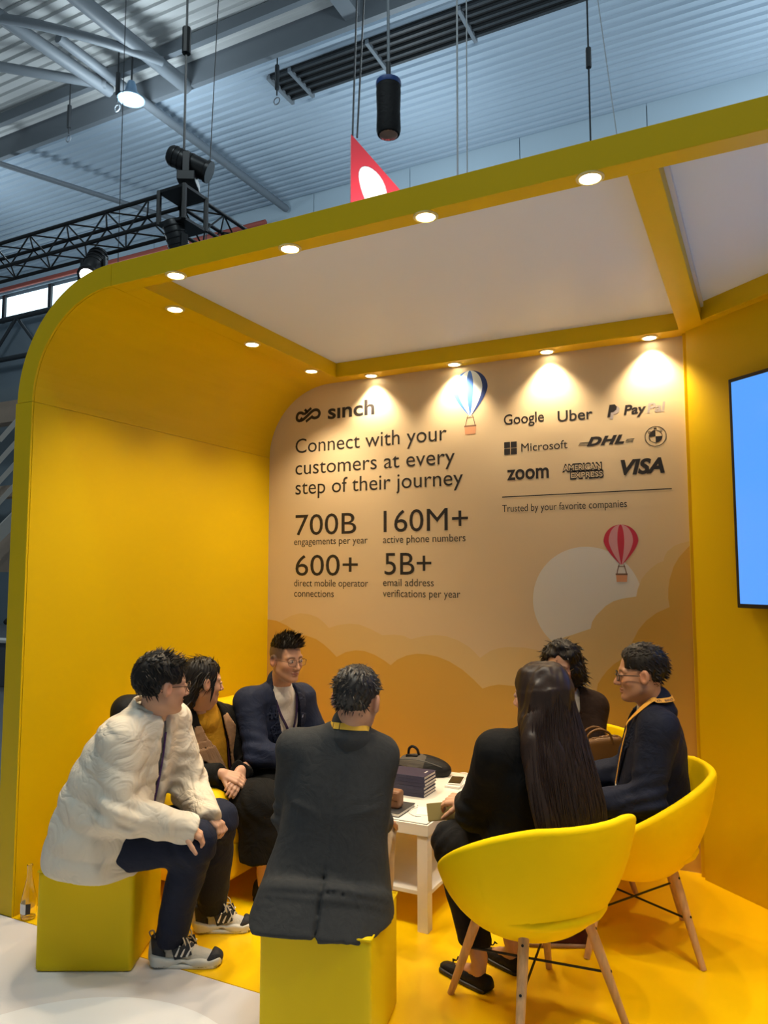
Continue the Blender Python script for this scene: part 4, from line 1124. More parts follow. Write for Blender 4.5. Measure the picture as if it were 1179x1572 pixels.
# ---- woman in the black coat on the sofa
def woman_coat():
    J = dict(pelvis=V3(-2.66, 3.225, .425), chest=V3(-2.625, 3.150, .735), neck=V3(-2.590, 3.090, .880),
      shR=V3(-2.680, 2.975, .795), elR=V3(-2.570, 2.940, .565), wrR=V3(-2.380, 2.975, .600), shL=V3(-2.580, 3.270, .785), elL=V3(-2.440, 3.300, .575), wrL=V3(-2.335, 3.065, .600),
      hipR=V3(-2.63, 3.14, .42), knR=V3(-2.215, 3.075, .455), anR=V3(-2.205, 3.09, .10), hipL=V3(-2.67, 3.31, .42), knL=V3(-2.25, 3.25, .455), anL=V3(-2.235, 3.27, .10),
      toeR=V3(-2.02, 3.06, .02), toeL=V3(-2.05, 3.25, .02))
    H = Head((-2.555, 3.035, 1.022), (0.50, 0.86, -0.10), (0.02, 0, 1), 0.97, True)
    hd = [hand(J['wrR'], (0.72, 0.35, -0.22), (0.1, -0.55, .85), -1, 0.55, size=.95), hand(J['wrL'], (0.28, -0.80, -0.45), (.75, -.1, .7), 1, 0.35, size=.95)]
    o = person('woman in a black coat with tan lapels over a mustard top, on the sofa', J, H, hd, SKIN['light'], slim=.01)
    st = [(-.20, .20, .16, 0), (0, .195, .155, 0), (.35, .175, .135, 0), (.66, .175, .125, 0), (.86, .150, .095, 0), (1.0, .070, .065, 0)]
    T = Torso(J, st); Ti = Torso(J, [(t, a-.022, b-.018, f) for t, a, b, f in st])
    mc = cloth('black_wool', (0.008, 0.0078, 0.0075), 0.9)
    w = lambda t: .008+.055*np.clip((t-.15)/.8, 0, 1)
    top = top_garment('coat', o, J, T, (.068, .060, .050), mc, hem_t=-.3, cuff=.012, fold=.005, ff=22, seed=3, opening=lambda u, v, t: np.maximum(np.abs(u)-w(t), .02-v))
    sdf_obj('top', lambda p: smin(Ti.ev(p)[0], rc(p, J['neck']-V3(0, 0, .06), J['neck']+V3(.004, -.002, -.006), .072, .060), .02)-.003*creases(p, 30, 5), *bounds(Ti.c, .2), .010, cloth('mustard_knit', (0.60, 0.30, 0.02), 0.85), o)
    tan = cloth('tan_lining', (0.42, 0.245, 0.13), 0.8)
    for sd in (-1, 1):
        lapel_piece(T, 'lapel', tan, top, lambda u, t, sd=sd: np.maximum(np.maximum(w(t)-u*sd, u*sd-(w(t)+.010+.095*np.clip(1-np.abs(t-.60)/.44, 0, 1))), np.maximum(.16-t, t-.93)*.5))
    nk = J['neck']
    sdf_obj('collar', lambda p: smax(np.abs(rc(p, nk+V3(-.012, 0, -.012), nk+V3(-.005, -.002, .035), .088, .068))-.006, (p-A3(nk))@A3(unit((.94, -.33, .1)))-.030, .01), nk-.14, nk+.14, .006, mc, top)
    lower_garment(o, J, mc, rh=.125, rk=.105, ra=.115, fold=.006, seed=4, hem=.13, pel=(.20, .17, .12), name='coat_skirt')
    ln, e = strap(T, [(.075, .93), (.060, .75), (.040, .55), (.026, .42), (.016, .32)], .016, -.006, 'lanyard', mat('plum_ribbon', (0.05, 0.012, 0.045), 0.6), o)
    hair_object('hair', H, lambda q: smin(ell(q, (-.018, 0, .034), (.108, .088, .094)), ell(q, (-.062, 0, -.06), (.045, .062, .085)), .05),
        lambda q: np.maximum(np.maximum(q[:, 0]-.052-.45*np.maximum(q[:, 2]-.015, 0), (q[:, 0]-.048)+np.where(np.abs(q[:, 1]) > .045, 0.0, -.2)), np.where(q[:, 0] > -.035, -.030-q[:, 2]+.02*np.clip(q[:, 0]*20, 0, 1), -1)), M_HAIR, o,
        tufts=dict(n=260, where=lambda q: q[:, 2] > -.1, flow=lambda q: V3(-.55, q[1]*2, -.8) if q[2] < .09 else V3(-.2, q[1]*10, .0), len=.05, w=.006, lift=.05, rnd=.12, seed=5))
    # loose strands before the ear
    mb = MB()
    for k in range(7):
        y = -.078-.002*k
        mb.tube([H.w((.030-.004*k, y+.006, .02)), H.w((.034-.003*k, y-.002, -.03)), H.w((.028-.002*k, y, -.075-.004*k))], [.0022, .0016, .0006], 4)
    mb.build('loose_strands', M_HAIR, o, smooth=60)
    for s in 'LR': shoe(o, J, s, cloth('black_leather', (0.012, 0.012, 0.012), .4), M['blackp'])
woman_coat()

# ---- man in the navy jacket on the far end of the sofa
def man_navy():
    J = dict(pelvis=V3(-2.555, 3.575, .425), chest=V3(-2.425, 3.490, .815), neck=V3(-2.368, 3.445, .958),
      shR=V3(-2.470, 3.300, .885), elR=V3(-2.355, 3.225, .645), wrR=V3(-2.130, 3.245, .640), shL=V3(-2.375, 3.660, .868), elL=V3(-2.280, 3.700, .600), wrL=V3(-2.110, 3.560, .570),
      hipR=V3(-2.52, 3.48, .42), knR=V3(-2.085, 3.40, .47), anR=V3(-2.09, 3.415, .10), hipL=V3(-2.56, 3.66, .42), knL=V3(-2.11, 3.60, .47), anL=V3(-2.115, 3.61, .10),
      toeR=V3(-1.90, 3.38, .02), toeL=V3(-1.93, 3.58, .02))
    H = Head((-2.302, 3.403, 1.112), (0.955, -0.295, -0.10), (0, 0, 1), 1.0)
    hd = [hand(J['wrR'], (0.9, 0.25, -.2), (0, -.3, 1), -1, .5), hand(J['wrL'], (0.8, -.4, -.2), (0, .2, 1), 1, .5)]
    o = person('man with spiky black hair and wire glasses in a navy jacket, on the sofa', J, H, hd, SKIN['warm'], fade=0.85)
    st = [(-.20, .205, .150, 0), (0, .200, .150, 0), (.35, .185, .135, 0), (.66, .200, .130, 0), (.86, .170, .100, 0), (1.0, .075, .068, 0)]
    T = Torso(J, st); Ti = Torso(J, [(t, a-.022, b-.016, f) for t, a, b, f in st])
    mn = cloth('navy_cloth', (0.014, 0.021, 0.050), 0.75, sheen=.3)
    w = lambda t: .020+.050*np.clip((t-.05)/.5, 0, 1)
    top = top_garment('jacket', o, J, T, (.078, .066, .050), mn, hem_t=-.22, fold=.006, ff=24, seed=5, elbowfold=.009, trap=(.055, .074), opening=lambda u, v, t: np.maximum(np.abs(u)-w(t), .02-v))
    sdf_obj('tee', lambda p: smin(Ti.ev(p)[0], rc(p, J['neck']-V3(0, 0, .05), J['neck']+V3(.002, -.002, -.004), .068, .062), .02)-.003*creases(p, 26, 6), *bounds(Ti.c, .2), .009, cloth('white_tee', (0.72, 0.69, 0.64), 0.85), o)
    for sd in (-1, 1):
        lapel_piece(T, 'lapel', mn, top, lambda u, t, sd=sd: np.maximum(np.maximum(w(t)-u*sd, u*sd-(w(t)+.008+.055*np.clip((t-.18)/.50, 0, 1)-.05*np.clip((t-.72)/.06, 0, 1)*(t < .80))), np.maximum(.10-t, t-.97)*.5), lift=.005, thick=.008)
    nk = J['neck']
    sdf_obj('collar', lambda p: smax(np.abs(rc(p, nk+V3(-.008, 0, -.012), nk+V3(-.004, 0, .028), .080, .064))-.005, (p-A3(nk))@A3(unit((.97, -.24, .1)))-.018, .006), nk-.14, nk+.14, .006, mn, top)
    MB().obox(*(lambda q: (q[0]+q[2]*.012, q[1], unit(np.cross(q[2], q[1])), q[2]))(T.surf(.085, .74)), .005, .009, .0015).build('lapel_pin', mat('pin_blue', (0.25, 0.35, 0.7), .3, metal=.4), top)
    rb = mat('dark_ribbon', (0.03, 0.015, 0.07), .6)
    ln, e = strap(T, [(-.070, .95), (-.055, .82), (-.032, .70), (-.006, .58), (.006, .54)], .014, -.004, 'lanyard', rb, o)
    strap(T, [(.070, .95), (.055, .82), (.035, .70), (.012, .58), (.006, .54)], .014, -.004, 'lanyard_strap', rb, ln)
    c, L, N = T.surf(.012, .47, .010); U = unit(np.cross(N, L))
    bd = MB().obox(c, L, U, N, .048, .036, .0018).build('badge', mat('badge_white', (0.8, 0.8, 0.8), .4), ln)
    MB().obox(c+U*.016+N*.002, L, U, N, .048, .018, .0012).build('badge_header', mat('badge_blue', (0.04, 0.05, 0.30), .4), ln)
    lower_garment(o, J, cloth('slate_trousers', (0.035, 0.040, 0.050), .85), fold=.004, seed=6)
    hair_object('hair', H, lambda q: ell(q, (-.006, 0, .060), (.098, .070, .074)), lambda q: np.maximum(np.maximum(.058+.16*np.maximum(q[:, 0], 0)-.35*np.maximum(-q[:, 0]-.03, 0)-q[:, 2], q[:, 0]-.092), -1.0), M_HAIR, o,
        tufts=dict(n=520, where=lambda q: q[:, 2] > .06, flow=lambda q: V3(.85, q[1]*2, .55+.8*max(0, q[0]*8)), len=.030, w=.0055, lift=.40, rnd=.2, seed=6))
    glasses(H, mat('thin_wire', (0.06, 0.045, 0.035), .3, metal=.6), o, .026, .018, .0011, round_=2.6)
    for s in 'LR': shoe(o, J, s, cloth('black_leather', (0.012, 0.012, 0.012), .4), M['blackp'])
man_navy()

# ---- man in the grey suit, back to the camera
def man_grey():
    J = dict(pelvis=V3(-1.435, 2.415, .485), chest=V3(-1.395, 2.420, .835), neck=V3(-1.358, 2.428, .990),
      shR=V3(-1.272, 2.482, .905), elR=V3(-1.335, 2.520, .645), wrR=V3(-1.400, 2.770, .575), shL=V3(-1.545, 2.352, .925), elL=V3(-1.600, 2.405, .665), wrL=V3(-1.630, 2.650, .575),
      hipR=V3(-1.36, 2.46, .48), knR=V3(-1.475, 2.870, .49), anR=V3(-1.505, 2.93, .10), hipL=V3(-1.52, 2.40, .48), knL=V3(-1.745, 2.765, .49), anL=V3(-1.77, 2.83, .10),
      toeR=V3(-1.56, 3.10, .02), toeL=V3(-1.84, 3.0, .02))
    H = Head((-1.338, 2.436, 1.104), (-0.10, 0.985, -0.14), (0.05, 0.0, 1), 1.0)
    hd = [hand(J['wrR'], (-0.6, 0.7, -.25), (.1, -.1, 1), -1, .4), hand(J['wrL'], (0.3, 0.85, -.2), (-.1, -.1, 1), 1, .4)]
    o = person('man with short greying hair in a charcoal suit, back to the camera on a pouf', J, H, hd, SKIN['warm'])
    st = [(-.34, .255, .180, -.120), (-.16, .242, .170, -.075), (0, .222, .155, -.034), (.30, .192, .135, -.012), (.62, .188, .125, 0), (.84, .168, .100, 0), (1.0, .072, .066, 0)]
    T = Torso(J, st, 2.5, 5)
    mg = cloth('charcoal_suit', (0.040, 0.042, 0.044), 0.85, noise=.18, nscale=60, wrinkle=0.12)
    def extra(p, d, u, v, t):
        # centre back seam and a vent with one side lapped over the other
        back = v < 0
        d = d+np.where(back, .0035*np.exp(-((u-.0)/.005)**2)*np.clip((t+.1)*8, 0, 1), 0)
        lo_ = np.where(back, np.clip((.10-t)/.06, 0, 1), 0)
        d = d+lo_*.018*np.exp(-((u+.004)/.0055)**2)-lo_*.008*np.clip((-u+.004)/.02, 0, 1)*np.exp(-((u+.02)/.05)**2)
        # slanting drag creases over the small of the back
        s1 = np.exp(-(((t-.52)+.6*(u+.10))/.030)**2)*np.exp(-((u+.12)/.05)**2); s2 = np.exp(-(((t-.50)-.5*(u-.11))/.026)**2)*np.exp(-((u-.12)/.07)**2)
        d = d-np.where(back, .006*(s1+s2), 0)
        return d
    top = top_garment('suit_jacket', o, J, T, (.067, .062, .050), mg, hem_t=lambda p, u, v, t: (.372+.015*np.sin(u*24+1)-.05*np.clip(u+.05, -.1, .0)*0-p[:, 2]), fold=.0045, ff=16, seed=6, trap=(.058, .066), k=.028, extra=extra, elbowfold=.009)
    nk = J['neck']; ax = unit(V3(-.02, .10, 1))
    sdf_obj('collar', lambda p: smax(np.abs(rc(p, nk+V3(0, -.004, -.016), nk+V3(0, 0, .024), .083, .066))-.0055, (p-A3(nk))@A3(unit((-.43, .9, .1)))-.020, .006), nk-.15, nk+.15, .006, mg, top)
    yl = mat('yellow_ribbon', (0.85, 0.50, 0.05), .6)
    pts = []; nr = []
    for k in range(9):
        a = math.radians(-200+27*k); dr = V3(math.cos(a), math.sin(a), 0); pts.append(nk+dr*.0735+V3(0, 0, .020-.012*math.sin(a)-.010*max(0, math.sin(a))*3)); nr.append(unit(dr+V3(0, 0, .3)))
    ln = ribbon3(pts, nr, .022, 'lanyard', yl, o)
    ribbon3(pts[3:5], nr[3:5], .0225, 'lanyard_print', M['ink'], ln, thick=.0026)
    sdf_obj('shirt', lambda p: rc(p, nk+V3(0, .0, -.06), nk+V3(0, .004, .012), .075, .060), nk-.16, nk+.13, .009, cloth('white_shirt', (0.7, 0.68, 0.66)), o)
    lower_garment(o, J, cloth('stone_trousers', (0.60, 0.47, 0.31), .85), fold=.004, seed=1, pel=(.17, .13, .10))
    hair_object('hair', H, lambda q: ell(q, (-.014, 0, .034), (.103, .080, .094)), lambda q: np.maximum(np.maximum(-(q[:, 2]+.086), q[:, 0]-.058-.25*np.maximum(q[:, 2]-.02, 0)), np.where(q[:, 0] > -.040, .022-q[:, 2]-.3*np.maximum(.01-q[:, 0], 0), -1)), M_HAIRG, o, h=.004,
        tufts=dict(n=900, where=lambda q: (q[:, 2] > -.06) & ((np.abs(q[:, 1]) < .062) | (q[:, 2] > .04)), flow=lambda q: V3((-.02-q[0])*-9, q[1]*9, -.3-abs(.06-q[2])*4), len=.017, w=.0040, lift=.12, rnd=.25, seed=7))
    for s in 'LR': shoe(o, J, s, cloth('brown_leather', (0.07, 0.03, 0.015), .4), M['blackp'])
man_grey()

# ---- woman with long hair, back to the camera on the near tub chair
def woman_long():
    J = dict(pelvis=V3(-.800, 2.785, .515), chest=V3(-.785, 2.775, .845), neck=V3(-.757, 2.775, .985),
      shR=V3(-.690, 2.945, .900), elR=V3(-.800, 3.085, .625), wrR=V3(-1.030, 3.060, .655), shL=V3(-.878, 2.640, .925), elL=V3(-1.000, 2.720, .672), wrL=V3(-1.105, 2.915, .655),
      hipR=V3(-.755, 2.87, .50), knR=V3(-1.080, 3.06, .50), anR=V3(-.945, 3.005, .105), hipL=V3(-.845, 2.71, .50), knL=V3(-1.150, 2.88, .50), anL=V3(-1.020, 2.825, .105),
      toeR=V3(-1.10, 3.08, .02), toeL=V3(-1.19, 2.895, .02))
    H = Head((-.757, 2.780, 1.113), (-0.97, 0.24, -0.06), (0, 0, 1), 0.97, True)
    hd = [hand(J['wrR'], (-.95, -.15, -.15), (.1, .3, 1), -1, .55, size=.95), hand(J['wrL'], (-.92, .30, -.12), (-.1, -.5, .9), 1, .55, size=.95)]
    o = person('woman with very long straight dark hair in a black blazer, on the near tub chair', J, H, hd, SKIN['light'], slim=.01)
    st = [(-.16, .205, .155, 0), (0, .200, .150, 0), (.35, .170, .125, 0), (.66, .180, .120, 0), (.86, .155, .095, 0), (1.0, .066, .060, 0)]
    T = Torso(J, st)
    mb_ = cloth('black_blazer', (0.007, 0.007, 0.0075), .85)
    top = top_garment('blazer', o, J, T, (.070, .062, .046), mb_, hem_t=-.15, fold=.005, ff=20, seed=7, cuff=.025, trap=(.05, .066))
    tr = cloth('black_trousers', (0.008, 0.008, 0.009), .85)
    lower_garment(o, J, tr, rh=.092, rk=.072, ra=.060, fold=.004, seed=5, hem=.085)
    # hair: a broad sheet falling from the crown over the back
    bk = unit(V3(.80, -.55, 0)); lat = unit(V3(.55, .80, 0))
    S = [((-.745, 2.770, 1.195), .062, .060), ((-.735, 2.765, 1.13), .094, .091), ((-.722, 2.750, 1.04), .118, .085), ((-.690, 2.715, .95), .140, .062), ((-.655, 2.680, .84), .155, .050), ((-.625, 2.655, .74), .158, .042), ((-.605, 2.640, .64), .145, .036), ((-.595, 2.632, .56), .120, .026)]
    Lf = Torso.__new__(Torso); Lf.t = list(range(len(S))); Lf.a = [s[1] for s in S]; Lf.b = [s[2] for s in S]; Lf.c = [V3(*s[0]) for s in S]; Lf.L = [lat]*len(S); Lf.pow = 2.2
    Lf.N = []
    for i in range(len(S)):
        tt = unit(Lf.c[min(i+1, len(S)-1)]-Lf.c[max(i-1, 0)]); Lf.N.append(unit(bk-tt*(bk@tt)))
    def hf(p):
        d, u, v, t = Lf.ev(p); q = H.loc(p)
        d = smin(d, ell(q, (-.018, 0, .036), (.105, .088, .092))*F32(H.k), .06)
        d = smax(d, -smin(ell(q, (.070, -.0, -.030), (.070, .095, .088)), rc(q, (.05, 0, -.06), (.02, 0, -.2), .055, .07), .03), .015)     # face and throat stay free
        d = d-.0045*wob(p*A3((1, 1, .10)), 90, 3)-.0028*wob(p*A3((1, 1, .08)), 210, 4)
        return smax(d, .545+.05*wob(p*A3((1, 1, 0)), 40, 2)-p[:, 2], .01)
    lo, hi = bounds([c for c in Lf.c]+[H.w((.1, 0, 0))], .17); lo[2] = .50; hi[2] = 1.28
    me = sdf_mesh('hair', hf, lo, hi, .0062)
    rs = np.random.RandomState(9); mb = MB()
    for k in range(520):
        uu = rs.uniform(-1, 1); e = rs.uniform(-.001, .004); t0 = rs.uniform(.1, 2.4); t1 = rs.uniform(5.6, 7.0); pts = []
        for i in range(14):
            t = t0+(t1-t0)*i/13; c, L, N = Lf.surf(uu*.97*np.interp(t, Lf.t, Lf.a), t, e+.001*math.sin(i*1.7+k)); pts.append(c+L*.004*math.sin(i*.5+k*2.1))
        mb.tube(pts, [.0004]+[.0012]*12+[.0004], 3)
    m2 = mb.mesh('strands', 60); bm = bmesh.new(); bm.from_mesh(me); bm.from_mesh(m2); bm.to_mesh(me); bm.free(); bpy.data.meshes.remove(m2); shade(me)
    link('hair', me, o, M_HAIRB)
    # flats with small bows
    lt = cloth('black_flat', (0.010, 0.010, 0.011), .45, bump=.05)
    for s in 'LR':
        so, heel, d, side, L = shoe(o, J, s, lt, M['blackp'], 'flat_shoe', .040, .038)
        b = heel+d*(L-.085)+V3(0, 0, .055); mb = MB()
        for sg in (-1, 1): mb.tube([b, b+side*.014*sg+d*.004+V3(0, 0, .006), b+side*.022*sg-d*.003], [.002, .005, .002], 6)
        mb.build('bow', lt, so, smooth=60)
woman_long()

# ---- woman in brown at the back wall
def woman_brown():
    J = dict(pelvis=V3(-0.930, 4.06, .505), chest=V3(-0.935, 4.045, .815), neck=V3(-0.938, 4.010, .962),
      shR=V3(-1.090, 4.000, .878), elR=V3(-1.120, 3.900, .630), wrR=V3(-1.030, 3.700, .60), shL=V3(-0.815, 4.040, .878), elL=V3(-0.810, 3.920, .635), wrL=V3(-0.870, 3.720, .60),
      hipR=V3(-1.020, 4.05, .49), knR=V3(-1.030, 3.63, .50), anR=V3(-1.030, 3.68, .10), hipL=V3(-0.850, 4.05, .49), knL=V3(-0.890, 3.63, .50), anL=V3(-0.900, 3.68, .10),
      toeR=V3(-1.040, 3.49, .02), toeL=V3(-0.900, 3.49, .02))
    H = Head((-.950, 3.935, 1.092), (-0.10, -0.95, -0.22), (0.02, -.1, 1), 0.97, True)
    hd = [hand(J['wrR'], (.3, -.9, -.1), (0, 0, 1), -1, .5, size=.95), hand(J['wrL'], (-.4, -.85, -.1), (0, 0, 1), 1, .5, size=.95)]
    o = person('woman with wavy black hair and glasses in a dark brown jacket, by the back wall', J, H, hd, SKIN['light'], slim=.01)
    st = [(-.16, .20, .15, 0), (0, .195, .15, 0), (.35, .165, .120, 0), (.66, .165, .115, 0), (.86, .145, .092, 0), (1.0, .068, .062, 0)]
    T = Torso(J, st); Ti = Torso(J, [(t, a-.02, b-.016, f) for t, a, b, f in st])
    mk = cloth('dark_brown_wool', (0.030, 0.017, 0.012), .9)
    w = lambda t: .010+.05*np.clip((t-.35)/.5, 0, 1)
    top = top_garment('jacket', o, J, T, (.064, .056, .046), mk, hem_t=-.14, fold=.005, ff=20, seed=2, opening=lambda u, v, t: np.maximum(np.maximum(np.abs(u)-w(t), .02-v), .3-t))
    sdf_obj('blouse', lambda p: smin(Ti.ev(p)[0], rc(p, J['neck']-V3(0, 0, .05), J['neck']+V3(0, 0, .012), .064, .056), .02), *bounds(Ti.c, .2), .012, cloth('white_blouse', (0.65, 0.62, 0.58)), o)
    for sd in (-1, 1):
        lapel_piece(T, 'lapel', mk, top, lambda u, t, sd=sd: np.maximum(np.maximum(w(t)-u*sd, u*sd-(w(t)+.006+.045*np.clip((t-.35)/.4, 0, 1))), np.maximum(.32-t, t-.95)*.5), lift=.005, thick=.008)
    lower_garment(o, J, cloth('black_skirt', (0.010, 0.010, 0.011), .85), fold=.004, seed=3)
    hair_object('hair', H, lambda q: smin(smin(ell(q, (-.018, 0, .038), (.112, .098, .098)), ell(q, (-.035, .068, -.05), (.062, .046, .080)), .04), smin(ell(q, (-.035, -.068, -.05), (.062, .046, .080)), ell(q, (-.075, 0, -.05), (.045, .08, .085)), .04), .04),
        lambda q: np.maximum(q[:, 0]-.060-.35*np.maximum(q[:, 2]-.03, 0)+.0*q[:, 1], (q[:, 0]-.02)+np.where((np.abs(q[:, 1]) < .060+.0*q[:, 2]) & (q[:, 2] < .052), .0, -.3)), M_HAIR, o,
        extra=lambda q, d: d-.010*wob(q, 62, 5)-.005*wob(q, 130, 6),
        tufts=dict(n=420, where=lambda q: q[:, 2] > -.12, flow=lambda q: V3(.25, q[1]*6, -.7), len=.030, w=.006, lift=.25, rnd=.5, seed=8))
    glasses(H, mat('gold_wire', (0.45, 0.30, 0.12), .3, metal=.9), o, .025, .022, .0011, round_=2.0)
    for s in 'LR': shoe(o, J, s, cloth('black_leather', (0.012, 0.012, 0.012), .4), M['blackp'])
woman_brown()

# ---- man in the navy suit at the right
def man_suit():
    J = dict(pelvis=V3(-.480, 3.560, .500), chest=V3(-.448, 3.520, .830), neck=V3(-.448, 3.495, .985),
      shR=V3(-.480, 3.690, .900), elR=V3(-.600, 3.690, .640), wrR=V3(-.830, 3.620, .620), shL=V3(-.410, 3.325, .925), elL=V3(-.455, 3.275, .645), wrL=V3(-.690, 3.250, .610),
      hipR=V3(-.50, 3.65, .49), knR=V3(-.90, 3.53, .50), anR=V3(-.84, 3.50, .10), hipL=V3(-.46, 3.48, .49), knL=V3(-.85, 3.315, .50), anL=V3(-.775, 3.325, .10),
      toeR=V3(-1.04, 3.45, .02), toeL=V3(-.965, 3.25, .02))
    H = Head((-.492, 3.452, 1.128), (-0.975, -0.22, -0.05), (0, 0, 1), 1.0)
    hd = [hand(J['wrR'], (-.9, -.2, -.2), (0, .2, 1), -1, .5), hand(J['wrL'], (-.85, .3, -.2), (0, -.3, 1), 1, .5)]
    o = person('man in profile with glasses, navy suit and orange lanyard, at the right', J, H, hd, SKIN['tan'])
    st = [(-.16, .205, .155, -.005), (0, .205, .155, -.005), (.35, .190, .140, 0), (.66, .195, .130, 0), (.86, .168, .102, 0), (1.0, .075, .068, 0)]
    T = Torso(J, st); Ti = Torso(J, [(t, a-.022, b-.016, f) for t, a, b, f in st])
    mn = cloth('dark_navy_suit', (0.009, 0.013, 0.032), .75, sheen=.3)
    w = lambda t: .008+.045*np.clip((t-.25)/.6, 0, 1)
    top = top_garment('suit_jacket', o, J, T, (.078, .068, .050), mn, hem_t=-.14, fold=.006, ff=20, seed=4, elbowfold=.009, trap=(.056, .072), opening=lambda u, v, t: np.maximum(np.maximum(np.abs(u)-w(t), .02-v), .15-t))
    nk = J['neck']
    sdf_obj('shirt', lambda p: smin(Ti.ev(p)[0], rc(p, nk-V3(0, 0, .05), nk+V3(-.006, -.004, .034), .070, .062), .02), *bounds(Ti.c, .2), .009, cloth('white_shirt', (0.7, 0.68, 0.66)), o)
    for sd in (-1, 1):
        lapel_piece(T, 'lapel', mn, top, lambda u, t, sd=sd: np.maximum(np.maximum(w(t)-u*sd, u*sd-(w(t)+.006+.055*np.clip((t-.25)/.45, 0, 1))), np.maximum(.18-t, t-.95)*.5), lift=.005, thick=.008)
    sdf_obj('collar', lambda p: smax(np.abs(rc(p, nk+V3(.008, .003, -.014), nk+V3(.006, .0, .024), .084, .067))-.0055, (p-A3(nk))@A3(unit((-.98, -.2, .1)))-.018, .006), nk-.15, nk+.15, .006, mn, top)
    strap(Ti, [(0, .95), (0, .80), (0, .6), (0, .35)], .045, .003, 'necktie', cloth('dark_tie', (0.02, 0.012, 0.02)), o)
    og = mat('orange_ribbon', (0.82, 0.42, 0.06), .6)
    pts = []; nr = []
    f = unit(V3(-.975, -.22, 0)); l = unit(np.cross([0, 0, 1], f))
    for k in range(7):
        a = math.radians(180-17*k); dr = f*math.cos(a)+l*math.sin(a); pts.append(nk+dr*(.079+.0015*k)+V3(0, 0, .044-.001*k)); nr.append(unit(dr+V3(0, 0, .45+.12*k)))
    for u, t in ((.080, .93), (.076, .84), (.066, .70), (.055, .55), (.040, .40), (.025, .28)):
        c, L, N = T.surf(u, t, .016+.020*max(0, t-.80)/.13); pts.append(c); nr.append(N)
    ln = ribbon3(pts, nr, .021, 'lanyard', og, o)
    for k in (1, 3): # printed word, repeated along the band
        pass
    pts2 = []; 
    for k in range(7):
        a = math.radians(180+17*k); dr = f*math.cos(a)+l*math.sin(a); pts2.append(nk+dr*(.079+.002*k)+V3(0, 0, .040-.009*k))
    ribbon3(pts2, [unit(x-nk+V3(0, 0, .03)) for x in pts2], .021, 'lanyard_strap', og, ln)
    # small printed word on the visible side of the band
    C = smooth_curve(pts[:7], 5); Nn = smooth_curve(nr[:7], 5)
    for word, i0, i1 in (('s\u0131nch', 8, 19), ('s\u0131nch', 22, 30)):
        me = text_mesh(word, .02); xs = [v.co.x for v in me.vertices]; a, b = min(xs), max(xs); ys = [v.co.y for v in me.vertices]; hm = max(ys)
        for v in me.vertices:
            s = i1-(v.co.x-a)/(b-a)*(i1-i0); i = int(min(s, len(C)-2)); fr = s-i
            c = np.array(C[i])*(1-fr)+np.array(C[i+1])*fr; N = unit(np.array(Nn[i])*(1-fr)+np.array(Nn[i+1])*fr); t = unit(np.array(C[i+1])-np.array(C[i])); sd = unit(np.cross(t, N))
            if sd[2] < 0: sd = -sd
            v.co = c+N*.0026+sd*((v.co.y/hm)-.5)*.013
        link('lanyard_print', me, ln, M['ink'])
    c, L, N = T.surf(.02, .20, .012); U = unit(np.cross(N, L))
    MB().obox(c, L, U, N, .040, .030, .0018).build('badge', mat('badge_clear', (0.75, 0.76, 0.78), .2), ln)
    lower_garment(o, J, mn, fold=.004, seed=7)
    hair_object('hair', H, lambda q: ell(q, (-.014, 0, .040), (.106, .085, .094)), lambda q: np.maximum(np.maximum(-(q[:, 2]+.060), q[:, 0]-.066-.35*np.maximum(q[:, 2]-.06, 0)), np.where(q[:, 0] > -.038, .030-q[:, 2]-.25*np.maximum(.03-q[:, 0], 0), -1)), M_HAIR, o,
        tufts=dict(n=520, where=lambda q: q[:, 2] > -.05, flow=lambda q: V3(-.75, q[1]*3, .1 if q[2] > .08 else -.55), len=.018, w=.006, lift=.03, rnd=.10, seed=9))
    glasses(H, mat('black_frame', (0.010, 0.010, 0.011), .3), o, .026, .018, .0019, round_=3.0)
    for s in 'LR': shoe(o, J, s, cloth('oxblood_leather', (0.060, 0.012, 0.010), .35), mat('shoe_welt', (0.30, 0.18, 0.10), .6))
man_suit()
